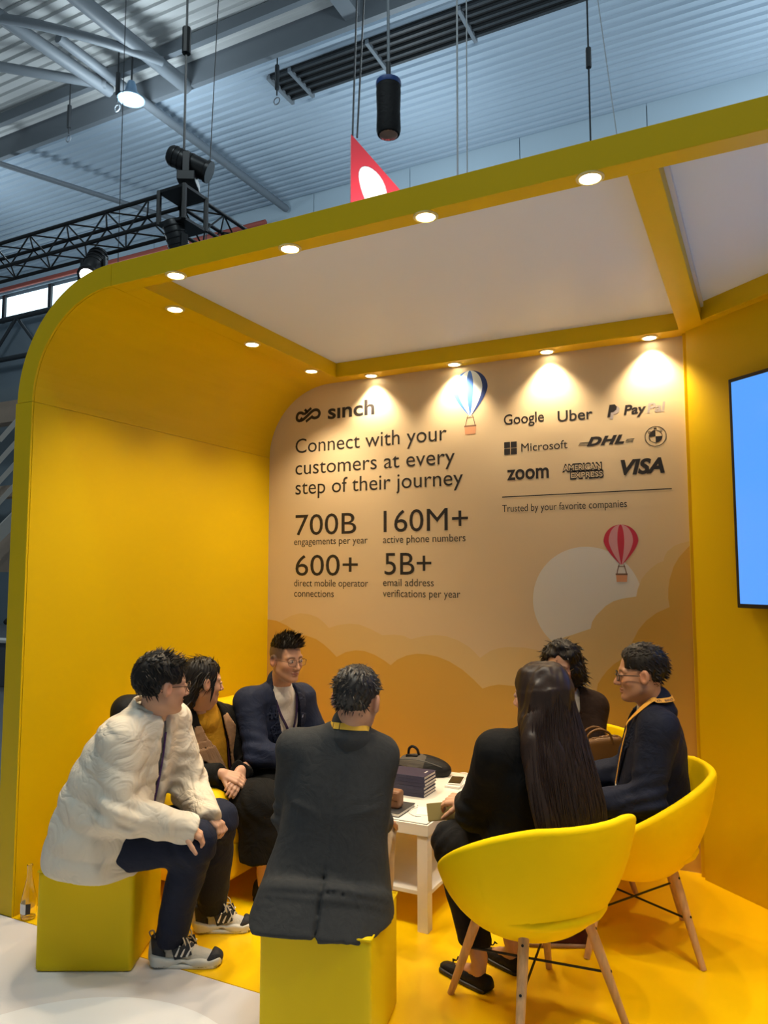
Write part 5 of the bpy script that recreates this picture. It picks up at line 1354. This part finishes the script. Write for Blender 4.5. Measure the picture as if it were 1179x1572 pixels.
# ------------------------------------------------------------------ things on the table, sofa and floor
ZT0 = TZ+0.003
def build_items():
    nav = mat('navy_cover', (0.022, 0.022, 0.060), 0.45, noise=.06, nscale=30); pg = mat('book_pages', (0.80, 0.76, 0.68), 0.8)
    word = ('lowest', 'second lowest', 'third lowest', 'third highest', 'second highest', 'topmost'); th = 0.0165
    rs = random.Random(4)
    for i in range(6):
        z = ZT0+i*(th+.0004); dx, dy = rs.uniform(-.003, .003), rs.uniform(-.002, .002)
        x0, x1, y0, y1 = -1.752+dx, -1.533+dx, 3.482+dy, 3.632+dy
        o = empty('book', ((x0+x1)/2, (y0+y1)/2, z)); tag(o, 'navy hardcover notebook, %s of the stack of six on the white table' % word[i], 'book', 'stack of navy notebooks')
        kid(MB().box(x0, x1, y0, y1, z, z+.0022).build('back_cover', nav, bevel=.0005, seg=1), o)
        kid(MB().box(x0, x1, y0, y1, z+th-.0022, z+th).build('front_cover', nav, bevel=.0005, seg=1), o)
        kid(MB().box(x0, x1, y0, y0+.0025, z+.0022, z+th-.0022).build('spine', nav), o)
        kid(MB().box(x0+.004, x1-.003, y0+.0025, y1-.004, z+.0022, z+th-.0022).build('pages', pg), o)
        if i == 5: kid(MB().box(x1-.034, x1-.027, y0+.075, y0+.115, z+th, z+th+.0006).build('printed_mark', mat('silver_print', (0.7, 0.7, 0.7), .4)), o)
    blk = mat('charcoal_cover', (0.035, 0.035, 0.038), 0.5)
    o = empty('notebook', (-1.60, 3.26, ZT0)); tag(o, 'black-covered notebook under the brown wallet at the near edge of the table', 'notebook')
    kid(MB().box(-1.71, -1.515, 3.155, 3.335, ZT0, ZT0+.003).build('back_cover', blk, bevel=.001), o)
    kid(MB().box(-1.71, -1.515, 3.155, 3.335, ZT0+.015, ZT0+.018).build('front_cover', blk, bevel=.001), o)
    kid(MB().box(-1.708, -1.518, 3.157, 3.333, ZT0+.003, ZT0+.015).build('pages', pg), o)
    lea = mat('brown_leather_wallet', (0.20, 0.095, 0.045), 0.5, noise=.2, nscale=20, bump=.2, bscale=60)
    zb = ZT0+.018; o = empty('wallet', (-1.60, 3.24, zb)); tag(o, 'thick brown leather wallet standing on the black notebook', 'wallet')
    kid(sdf_obj('body', lambda p: rbox(p, (-1.60, 3.232, zb+.040), (.062, .028, .040), .012)+.0015*wob(p, 60, 2), (-1.68, 3.18, zb-.01), (-1.52, 3.29, zb+.10), .005, lea), o)
    kid(MB().box(-1.655, -1.545, 3.2015, 3.206, zb+.038, zb+.072).build('flap', lea, bevel=.003), o)
    kid(MB().tube([(-1.573, 3.200, zb+.052), (-1.573, 3.203, zb+.052)], .006, 10).build('snap', mat('brass', (0.5, 0.33, 0.12), .3, metal=.9)), o)
    # phone lying on a white box
    wh = mat('white_card', (0.80, 0.79, 0.76), .5)
    o = tag(MB().box(-1.515, -1.435, 3.700, 3.850, ZT0, ZT0+.012).build('flat_box', wh, bevel=.001), 'flat white box under the phone on the white table', 'box')
    z = ZT0+.0122; o = empty('phone', (-1.485, 3.79, z)); tag(o, 'white-edged phone with a dark screen lying on the flat white box', 'phone')
    c = V3(-1.487, 3.795, z+.004); X = unit(V3(-.21, .975, 0)); Y = unit(V3(.975, .21, 0))
    kid(MB().obox(c, X, Y, V3(0, 0, 1), .074, .036, .004).build('body', wh, bevel=.003), o)
    kid(MB().obox(c+V3(0, 0, .0042), X, Y, V3(0, 0, 1), .068, .0325, .0004).build('screen', mat('dark_glass', (0.02, 0.02, 0.015), .1)), o)
    o = empty('phone', (-1.245, 3.005, .55)); tag(o, 'olive-brown phone held over the table edge by the long-haired woman', 'phone')
    c = V3(-1.225, 2.985, .578); X = unit(V3(.893, .42, .10)); Y = unit(V3(-.25, .40, .85)); Y = unit(Y-X*(X@Y)); Zq = np.cross(X, Y)
    kid(MB().obox(c, X, Y, Zq, .070, .036, .004).build('body', mat('olive_case', (0.20, 0.15, 0.035), .5), bevel=.003), o)
    kid(MB().obox(c+Zq*(-.0042 if Zq[1] < 0 else .0042), X, Y, Zq, .066, .033, .0004).build('screen', MATS['dark_glass']), o)
    # white charging cable and a paper slip
    pts = smooth_curve([(-1.515, 3.36, ZT0+.003), (-1.50, 3.335, ZT0+.003), (-1.512, 3.29, ZT0+.003), (-1.50, 3.235, ZT0+.003), (-1.455, 3.205, ZT0+.003), (-1.43, 3.212, ZT0+.003)], 6)
    tag(MB().tube(pts, .0022, 6).build('charging_cable', wh, smooth=60), 'thin white cable curling over the near corner of the table', 'cable')
    pts = smooth_curve([(-1.545, 4.0, ZT0+.003), (-1.50, 3.98, ZT0+.012), (-1.455, 3.955, ZT0+.003), (-1.42, 3.93, ZT0+.003)], 6)
    tag(MB().tube(pts, .0026, 6).build('charging_cable', wh, smooth=60), 'thin white cable beside the black laptop bag', 'cable')
    tag(MB().obox((-1.44, 3.30, ZT0+.0012), unit(V3(1, .35, 0)), unit(V3(-.35, 1, 0)), V3(0, 0, 1), .045, .060, .0009).build('paper_slip', wh), 'small white paper slip at the near corner of the table', 'paper')
    # laptop bag on the far end of the table
    o = empty('laptop_bag', (-1.76, 3.92, ZT0)); tag(o, 'black laptop bag with a carry handle on the far end of the table', 'bag')
    bk = cloth('black_nylon', (0.010, 0.010, 0.011), .6); gy = cloth('grey_canvas', (0.085, 0.078, 0.070), .8)
    kid(sdf_obj('body', lambda p: smax(ell(p, (-1.735, 3.92, ZT0+.025), (.170, .095, .072)), -(p[:, 2]-ZT0), .01)+.003*wob(p, 40, 1), (-1.93, 3.80, ZT0-.02), (-1.54, 4.04, ZT0+.15), .008, bk), o)
    kid(sdf_obj('panel', lambda p: smax(smax(ell(p, (-1.755, 3.912, ZT0+.027), (.155, .095, .073)), np.abs(p[:, 0]+1.775)-.085, .008), .045-(p[:, 2]-ZT0), .006), (-1.93, 3.80, ZT0), (-1.54, 4.04, ZT0+.15), .008, gy), o)
    kid(MB().tube(smooth_curve([(-1.815, 3.905, ZT0+.092), (-1.808, 3.90, ZT0+.128), (-1.785, 3.898, ZT0+.143), (-1.758, 3.90, ZT0+.128), (-1.750, 3.905, ZT0+.092)], 5), .0075, 8).build('handle', bk, smooth=60), o)
    kid(MB().obox((-1.782, 3.885, ZT0+.09), (1, 0, 0), (0, 1, 0), (0, 0, 1), .036, .012, .012).build('handle_patch', bk, bevel=.005), o)
    kid(MB().tube(smooth_curve([(-1.90, 3.875, ZT0+.05), (-1.82, 3.842, ZT0+.082), (-1.70, 3.838, ZT0+.085), (-1.60, 3.87, ZT0+.055)], 5), .003, 6).build('zip', mat('zip_grey', (0.06, 0.06, 0.06), .5), smooth=60), o)
    # black rucksack in the sofa corner
    o = empty('rucksack', (-2.87, 2.90, .585)); tag(o, 'rounded black rucksack in the sofa corner, mostly hidden behind the man in the cream jacket', 'bag')
    Rr = frame_from((.893, .45, 0))
    kid(sdf_obj('body', lambda p: smax(rbox(p, (-2.845, 2.905, .74), (.150, .085, .215), .085, Rr), .582-p[:, 2], .02)+.003*wob(p, 30, 3), (-3.06, 2.72, .56), (-2.64, 3.09, .98), .009, bk), o)
    kid(MB().tube(smooth_curve([(-2.815, 2.905, .945), (-2.805, 2.910, .985), (-2.77, 2.928, .995), (-2.745, 2.94, .965), (-2.740, 2.945, .935)], 5), .008, 8).build('handle', bk, smooth=60), o)
    # brown handbag beside the woman in brown
    o = empty('handbag', (-.70, 3.86, .44)); tag(o, 'open brown leather handbag beside the woman in the brown jacket', 'bag')
    hb = mat('cognac_leather', (0.19, 0.085, 0.018), .45, noise=.25, nscale=12, bump=.15, bscale=50)
    Rb = frame_from((.92, .38, .12), (-.25, .0, 1)); cb = V3(-.735, 3.80, .635)
    def bagf(p):
        q = (p-A3(cb))@Rb.astype(F32); tp = np.clip((q[:, 2]+.14)/.28, 0, 1)
        d = rbox(q, (0, 0, 0), (.115, .055, .14), .03)+.012*(1-tp)*0
        d = smax(d, -rbox(q, (0, 0, .10), (.105, .042, .12), .02), .006)
        return d+.004*wob(p, 22, 5)
    kid(sdf_obj('body', bagf, cb-.24, cb+.24, .007, hb), o)
    w = lambda x, y, z: cb+Rb@V3(x, y, z)
    for sg in (-1, 1):
        kid(MB().tube(smooth_curve([w(-.06, sg*.052, .10), w(-.05, sg*.06, .155), w(0, sg*.062, .178), w(.05, sg*.06, .155), w(.06, sg*.052, .10)], 5), .006, 8).build('handle', hb, smooth=60), o)
    kid(sdf_obj('scarf', lambda p: ell((p-A3(cb))@Rb.astype(F32), (.02, 0, .085), (.075, .038, .045))+.006*wob(p, 70, 4), cb-.18, cb+.2, .006, cloth('olive_scarf', (0.09, 0.085, 0.03))), o)
    # glass bottle on the floor by the left wall
    o = empty('bottle', (-3.052, 2.452, 0)); tag(o, 'empty clear glass bottle on the floor between left wall and left pouf', 'bottle')
    gl = mat('clear_glass', (0.96, 0.98, 0.94), .03, trans=1.0, ior=1.45)
    prof = [(.0, .006), (.028, .004), (.0325, .010), (.034, .030), (.034, .078), (.031, .100), (.022, .140), (.0135, .180), (.0115, .215), (.0125, .222), (.0135, .228), (.0135, .236), (.0115, .236)]
    inner = [(.0095, .236), (.0095, .215), (.0115, .180), (.020, .139), (.029, .099), (.032, .077), (.032, .03), (.030, .012), (.0, .010)]
    MB().lathe(prof+inner, n=28, cap=False).build('glass', gl, o, smooth=50)
    def band(a0, a1, r, z0, z1, m, nm):
        v = []; f = []; N = 14
        for k in range(N+1):
            a = a0+(a1-a0)*k/N
            for rr, z in ((r, z0), (r, z1)): v.append((rr*math.cos(a), rr*math.sin(a), z))
        for k in range(N): f.append((2*k, 2*k+2, 2*k+3, 2*k+1))
        MB().add(v, f).build(nm, m, o, smooth=60)
    band(-3.4, -1.05, .0346, .030, .074, mat('label_white', (0.75, 0.75, 0.76), .5), 'label'); band(-1.05, -.45, .0347, .030, .076, M['ink'], 'label_block')
build_items()

# ------------------------------------------------------------------ the hall behind and above the booth
def build_hall():
    cor = mat('corrugated_steel', (0.44, 0.54, 0.64), 0.5, noise=.06, nscale=.6); corw = mat('corrugated_pale', (0.66, 0.68, 0.68), 0.55, noise=.05, nscale=.5)
    steel = mat('grey_steel', (0.20, 0.23, 0.26), 0.5); dark = mat('dark_steel', (0.035, 0.04, 0.045), .5)
    def sheet(name, y0, y1, z, per, hgt, m):
        mb = MB(); y = y0; prof = []
        while y < y1:
            prof += [(y, z), (y+per*.40, z), (y+per*.50, z+hgt), (y+per*.90, z+hgt)]; y += per
        prof.append((y, z)); v = []; f = []
        for a, b in prof: v += [(-34, a, b), (16, a, b)]
        for i in range(len(prof)-1): f.append((2*i, 2*i+1, 2*i+3, 2*i+2))
        return structure(name, mb.add(v, f), m)
    sheet('ceiling_hall', 11.66, 16.9, 12.0, .235, .055, cor)
    sheet('ceiling_hall_near', 2.0, 11.55, 12.35, .235, .05, corw)
    structure('trim_3', MB().box(-34, 16, 11.54, 11.66, 11.86, 12.4), steel)
    structure('trim_4', MB().box(-34, 16, 10.80, 10.92, 12.05, 12.3), steel)
    # far wall of tall pale panels, window band and pipe
    wp = mat('pale_blue_panel', (0.50, 0.62, 0.70), .55, noise=.04, nscale=.4)
    fw = structure('wall_far', MB().box(-34, 16, 16.86, 17.0, 0, 12.1), mat('joint_dark', (0.12, 0.15, 0.18), .7))
    for k in range(17):
        x = -33.8+2.9*k
        structure('wall_panel', MB().box(x, x+2.88, 16.80, 16.858, 11.42 if x < -14 else 0.0, 12.09), wp, fw)
    gw = mat('grey_blue_wall', (0.22, 0.27, 0.31), .6)
    structure('wall_far_lower', MB().box(-34, -14, 16.70, 16.80, 0, 10.38), gw)
    wd = mat('daylight_window', (0.9, 0.95, 1), .3, emit=(0.72, 0.92, 1.0), estr=1.5)
    for k in range(7):
        x = -30.0+2.3*k; w = structure('window_%d' % (k+1), MB().box(x, x+2.16, 16.74, 16.80, 10.38, 11.22), wd)
        structure('mullion', MB().box(x+2.16, x+2.3, 16.66, 16.80, 10.3, 11.3), dark, w)
    tag(MB().tube([(-34, 16.5, 11.40), (-12, 16.5, 11.40)], .075, 10).build('red_pipe', mat('red_pipe', (0.45, 0.10, 0.07), .5), smooth=60), 'red pipe running along the far hall wall above the window band', 'pipe')
    rf = empty('roof_truss', (-20, 16.2, 9)); tag(rf, 'dark steel truss below the far window band at the left', 'truss')
    zt, zb = 10.1, 8.75
    for z in (zt, zb): kid(MB().tube([(-30, 16.1, z), (-14, 16.1, z-.0)], .09, 8).build('chord', dark, smooth=60), rf)
    for k in range(12):
        x = -29.5+1.3*k; kid(MB().tube([(x, 16.1, zb if k % 2 else zt), (x+1.3, 16.1, zt if k % 2 else zb)], .055, 8).build('brace', dark, smooth=60), rf)
    # roof steelwork overhead
    def member(name, a, b, r, label, m=steel, cat='beam', box=None):
        tag(MB().tube([a, b], r, 8).build(name, m, smooth=60), label, cat)
    member('conduit_pipe', (-11.55, 9.2, 11.75), (-11.45, 16.7, 11.75), .10, 'long grey pipe crossing the hall ceiling towards the far wall', cat='pipe')
    member('roof_pipe', (-10.75, 2.5, 11.9), (-10.50, 11.6, 11.9), .15, 'thick grey tube meeting the ceiling edge at the upper left')
    member('roof_pipe', (-12.25, 5.0, 11.75), (-11.9, 10.8, 11.75), .13, 'grey roof tube beside the thick tube at the far upper left')
    tag(MB().tube(smooth_curve([(-13.2, 7.6, 11.6), (-12.0, 8.35, 11.7), (-11.0, 9.5, 11.75), (-10.3, 10.65, 11.8)], 5), .09, 8).build('curved_brace', steel, smooth=60), 'curved grey brace crossing the roof tubes at the upper left', 'brace')
    member('roof_pipe', (-14.5, 8.0, 11.7), (-11.8, 10.6, 11.75), .10, 'thin slanting grey tube at the left edge of the ceiling')
    member('roof_pipe', (-16.6, 10.6, 11.6), (-14.0, 16.5, 11.6), .07, 'narrow grey tube low at the left edge of the ceiling')
    tag(MB().box(-6.62, -6.30, 2.5, 11.6, 11.98, 12.32).build('roof_beam', steel), 'square grey roof beam above the middle of the ceiling', 'beam')
    # louvred roof opening
    o = empty('roof_louvre', (-6, 12.5, 12)); tag(o, 'dark louvred opening let into the corrugated hall ceiling', 'louvre')
    kid(MB().box(-8.8, -1.0, 12.12, 13.02, 11.93, 11.97).build('backing', mat('louvre_black', (0.008, 0.009, 0.01), .7)), o)
    for k in range(5): kid(MB().box(-8.8, -1.0, 12.13+.19*k, 12.19+.19*k, 11.88, 11.93).build('slat', dark), o)
    for x in (-8.82, -8.30, -6.5, -4.6): kid(MB().box(x, x+.07, 12.10, 13.04, 11.85, 11.94).build('frame_bar', steel), o)
    # high-bay lamp and hanging hooks
    o = empty('high_bay_lamp', (-11.08, 10.6, 11.2)); tag(o, 'lit round high-bay lamp below the hall ceiling at the left', 'lamp')
    MB().lathe([(.07, .38), (.10, .30), (.13, .16), (.26, .02), (.27, 0), (.25, 0), (.12, .15), (.05, .2)], n=24, cap=False).build('reflector', mat('lamp_alloy', (0.25, 0.42, 0.62), .3, metal=.3), o, smooth=40)
    MB().lathe([(.245, .01), (.24, .0), (.15, -.035), (.01, -.05)], n=24).build('diffuser', mat('lamp_glow', (1, 1, 1), .4, emit=(0.45, 0.85, 1.0), estr=2.2), o, smooth=50)
    MB().tube([(0, 0, .38), (0, 0, 1.1)], .02, 6).build('stem', dark, o)
    hk = (('small dark hook hanging from the ceiling between lamp and left edge', -12.99, 10.70, 10.95), ('dark hanging hook just left of the lit high-bay lamp', -11.30, 10.45, 11.0), ('pale chain with a ring hanging below the roof beam', -8.29, 11.72, 11.0))
    for lb, x, y, z in hk:
        o = empty('ceiling_hook', (x, y, z)); tag(o, lb, 'hook')
        MB().tube([(0, 0, .12), (0, 0, 1.3)], .014, 6).build('cord', dark, o)
        MB().tube([(0, 0, .25), (0, 0, .75)], .045, 8).build('clamp', dark, o)
        MB().tube([(.07*math.cos(a*.4), 0, .07*math.sin(a*.4)) for a in range(17)], .013, 6).build('ring', steel, o, smooth=60)
    # black box truss with show lights
    o = empty('lighting_truss', (-5.17, 5.68, 5.3)); tag(o, 'black box lighting truss hanging over the left side, bent round a corner block', 'truss')
    s = .145
    def run(a, b, U, W, step=.30):
        a, b = V3(*a), V3(*b); L = np.linalg.norm(b-a); d = (b-a)/L; n = int(L/step); cs = [U*s+W*s, U*s-W*s, -U*s-W*s, -U*s+W*s]
        for c in cs: kid(MB().tube([a+c, b+c], .021, 8).build('chord', M['black'], smooth=60), o)
        for i in range(n):
            for k in range(4):
                p, q = (cs[k], cs[(k+1) % 4]) if (i+k) % 2 else (cs[(k+1) % 4], cs[k])
                kid(MB().tube([a+d*step*i+p, a+d*step*(i+1)+q], .010, 5).build('brace', M['black']), o)
    Z = V3(0, 0, 1)
    run((-9.7, 5.68, 5.28), (-5.35, 5.68, 5.28), V3(0, 1, 0), Z); run((-5.17, 5.86, 5.28), (-5.17, 9.2, 5.28), V3(1, 0, 0), Z)
    mb = MB()
    for sx in (-1, 1):
        for sy in (-1, 1): mb.tube([(-5.17+sx*.165, 5.68+sy*.165, 5.10), (-5.17+sx*.165, 5.68+sy*.165, 5.46)], .026, 6)
    for z in (5.11, 5.45): mb.box(-5.345, -4.995, 5.505, 5.855, z-.015, z+.015)
    kid(mb.build('corner_block', M['black']), o)
    kid(MB().tube([(-5.17, 5.68, 5.45), (-5.17, 5.68, 12.0)], .012, 6).build('hanging_wire', M['black']), o)
    kid(MB().tube([(-5.17, 5.68, 7.0), (-5.17, 5.68, 7.28)], .045, 8).build('wire_clamp', M['black']), o)
    def mover(c, d, label, lit):
        c = V3(*c); d = unit(d); o = empty('stage_light', tuple(c)); tag(o, label, 'stage light', 'show lights on the black truss')
        sd = unit(np.cross(d, Z)); up = np.cross(sd, d)
        kid(MB().tube([c-d*.22, c-d*.19, c+d*.17, c+d*.20], [.085, .105, .105, .09], 14).build('head', M['black'], smooth=40), o)
        kid(MB().tube([c+d*.20, c+d*.235], .115, 14).build('lens_hood', M['black'], smooth=40), o)
        for g in (-1, 1): kid(MB().obox(c+sd*.125*g-Z*.07, sd, np.cross(Z, sd), Z, .014, .035, .12).build('yoke_arm', M['black'], bevel=.004), o)
        kid(MB().obox(c-Z*.20, sd, np.cross(Z, sd), Z, .14, .09, .05).build('base', M['black'], bevel=.008), o)
        for k in range(4): kid(MB().tube([c-d*(.16-.06*k)+up*.0, c-d*(.15-.06*k)], .111, 14).build('cooling_fin', M['black'], smooth=40), o)
        if lit: kid(MB().tube([c+d*.236, c+d*.24], .085, 14).build('lens', mat('lit_lens', (1, 1, 1), .3, emit=(1, .97, .92), estr=6.0)), o)
    mover((-5.12, 5.70, 5.80), (.80, .45, -.42), 'black moving stage light on top of the truss corner', False)
    mover((-6.35, 5.62, 4.93), (.25, -.55, -.8), 'black stage light with a bright lens hanging under the truss', True)
    mover((-5.17, 5.62, 4.93), (.1, .3, -.95), 'dark stage light hanging under the truss corner block', False)
    # red sign, its wires and lamp
    o = empty('hanging_sign', (-3.6, 6.75, 5.5)); tag(o, 'red hanging sign with a white rounded emblem, rising behind the front beam', 'sign')
    X = unit(V3(.80, .52, 0)); N = np.cross(X, Z); A = V3(-3.745, 6.66, 6.26)
    def sp(x, z, n): return A+X*x+Z*z+N*n
    tri = [(0, 0), (0, -1.6), (1.25, -1.6), (1.05, -1.18)]
    v = [sp(x, z, 0) for x, z in tri]+[sp(x, z, -.13) for x, z in tri]
    kid(MB().add(v, [(0, 1, 2, 3), (7, 6, 5, 4)]+[(i, i+4, (i+1) % 4+4, (i+1) % 4) for i in range(4)]).build('panel', mat('red_sign', (0.62, 0.03, 0.05), .45)), o)
    v = [sp(.235+.15*math.cos(a)*(1+.2*math.sin(a)), -.62+.24*math.sin(a)-.12*math.cos(a), .004) for a in np.linspace(0, 2*math.pi, 28)[:-1]]
    kid(MB().add(v+[x-N*.004 for x in v], [tuple(range(27)), tuple(range(53, 26, -1))]+[(i, i+27, (i+1) % 27+27, (i+1) % 27) for i in range(27)]).build('emblem', mat('sign_white', (0.85, 0.85, 0.87), .5)), o)
    for dx in (0.02, .07): kid(MB().tube([sp(.0+dx, 0, -.06), sp(.12+dx*3, 5.7, -.06)], .010, 6).build('wire', dark), o)
    ld = bpy.data.lights.new('sign_lamp', 'SPOT'); ld.energy = 60; ld.color = (1, .95, .9); ld.spot_size = math.radians(80); ld.shadow_soft_size = .05
    lo = bpy.data.objects.new('sign_lamp', ld); COL.objects.link(lo); lo.location = sp(.35, -1.20, .50); lo.rotation_euler = (Vector(sp(.32, -.72, 0))-lo.location).to_track_quat('-Z', 'Y').to_euler()
    # chain hoist in its bag
    o = empty('chain_hoist', (-2.53, 5.11, 5.05)); tag(o, 'black hanging chain bag with a blue rim, in front of the hall ceiling', 'hoist')
    MB().lathe([(.05, .0), (.088, .012), (.098, .05), (.094, .20), (.100, .36), (.096, .43)], n=20).build('bag', cloth('black_bag', (0.012, 0.012, 0.013), .7), o, smooth=50)
    MB().lathe([(.099, .415), (.103, .43), (.100, .455), (.085, .462)], n=20).build('rim', mat('blue_rim', (0.02, 0.06, 0.22), .5), o, smooth=50)
    MB().lathe([(.006, -.012), (.05, -.008), (.075, .008)], n=16).build('chain_end', mat('copper', (0.6, 0.35, 0.25), .3, metal=.9), o, smooth=50)
    MB().tube([(0, 0, .46), (0, 0, .62)], .02, 8).build('hook', dark, o)
    MB().tube([(0, 0, .62), (-.02, 0, 7.0)], .012, 6).build('chain', steel, o)
    # single hanging wires
    def wire(x, y, z0, z1, dx, label, r=.010, m=dark, knot=None):
        o = empty('hanging_wire', (x, y, z0)); tag(o, label, 'wire')
        MB().tube([(0, 0, 0), (dx, 0, z1-z0)], r, 6).build('cord', m, o)
        if knot: MB().tube([(dx*knot/(z1-z0), 0, knot), (dx*knot/(z1-z0), 0, knot+.22)], .03, 8).build('turnbuckle', m, o)
    wire(-1.46, 7.80, 3.05, 12.0, .0, 'dark wire with a turnbuckle hanging behind the front beam at the right', knot=3.95)
    wl = mat('pale_cord', (0.55, 0.58, 0.60), .6)
    wire(-2.72, 7.10, 3.05, 12.0, .05, 'pale cord hanging right of the chain bag', m=wl); wire(-2.62, 7.12, 3.05, 12.0, .05, 'thin pale cord, second to the right of the chain bag', m=wl, r=.007)
    wire(-.95, 8.6, 3.05, 12.0, -.9, 'pale slanting cord at the upper right of the ceiling', m=wl, r=.006)
    wire(-5.9, 6.9, 5.6, 12.0, .25, 'thin slanting wire left of the truss corner', r=.006)
    wire(-8.0, 7.5, 5.6, 12.0, .0, 'thin wire near the left end of the truss', r=.006)
    # neighbouring stand at the left edge
    o = empty('timber_stand', (-8.6, 6.3, 0)); tag(o, 'neighbouring exhibition stand of pale timber with slanting slats, behind the left wall', 'stand')
    tb = mat('pale_timber', (0.50, 0.37, 0.28), .6, noise=.15, nscale=6); ww = mat('white_timber', (0.72, 0.68, 0.62), .5)
    kid(MB().box(-11, -7.2, 6.9, 7.1, 3.72, 4.02).build('beam', tb), o); kid(MB().box(-11, -7.2, 6.9, 7.1, 2.66, 2.82).build('beam', tb), o)
    kid(MB().box(-11, -7.2, 7.0, 7.1, 1.62, 2.30).build('panel', tb), o)
    for k in range(4): kid(MB().tube([(-9.4, 6.8, 2.55+.30*k), (-7.9, 6.8, 3.62+.30*k)], .045, 4).build('slat', ww), o)
    kid(MB().tube([(-9.4, 6.7, 2.0), (-7.8, 6.7, 3.05)], .11, 4).build('wide_slat', ww), o)
    kid(MB().box(-11, -7.6, 7.4, 7.5, 2.3, 4.4).build('mesh_backdrop', gw), o)
    kid(MB().box(-11, -7.4, 7.2, 7.4, 0, .62).build('counter', mat('grey_counter', (0.10, 0.11, 0.13), .6), bevel=.01), o); kid(MB().box(-11, -7.4, 7.15, 7.42, .62, .66).build('counter_top', ww, bevel=.004), o)
    # a visitor standing there
    c = V3(-8.42, 6.62, 0)
    def vis(p):
        d = ell(p, c+V3(0, 0, 1.58), (.095, .08, .12)); d = smin(d, rc(p, c+V3(0, 0, 1.36), c+V3(0, 0, 1.52), .06, .05), .03)
        for g in (-1, 1):
            d = smin(d, rc(p, c+V3(.09*g, 0, .85), c+V3(.10*g, .02, .08), .09, .05), .03)
            d = smin(d, rc(p, c+V3(.10*g, 0, .06), c+V3(.12*g, -.15, .04), .045, .04), .03)
            d = smin(d, chain(p, [c+V3(.19*g, 0, 1.33), c+V3(.24*g, -.02, 1.06), c+V3(.18*g, -.2, .98)], [.06, .05, .038]), .03)
        return smin(d, smin(ell(p, c+V3(0, 0, 1.16), (.19, .12, .26)), ell(p, c+V3(0, 0, .92), (.165, .12, .16)), .05), .04)
    def vt(P):
        C = np.tile(np.array((0.012, 0.012, 0.014))[None], (len(P), 1)); C[P[:, 2] > 1.44] = (0.42, 0.24, 0.16); C[(P[:, 2] > 1.60) | ((P[:, 1] > c[1]+.02) & (P[:, 2] > 1.5))] = (0.01, .008, .007); return C
    o = link('person', sdf_mesh('body', vis, c+V3(-.4, -.35, -.02), c+V3(.4, .3, 1.78), .02, color=vt), None, mat('visitor', (0.1, .1, .1), .8, attr='tint'))
    tag(o, 'distant visitor in dark clothes standing behind the left edge of the booth', 'person')
build_hall()
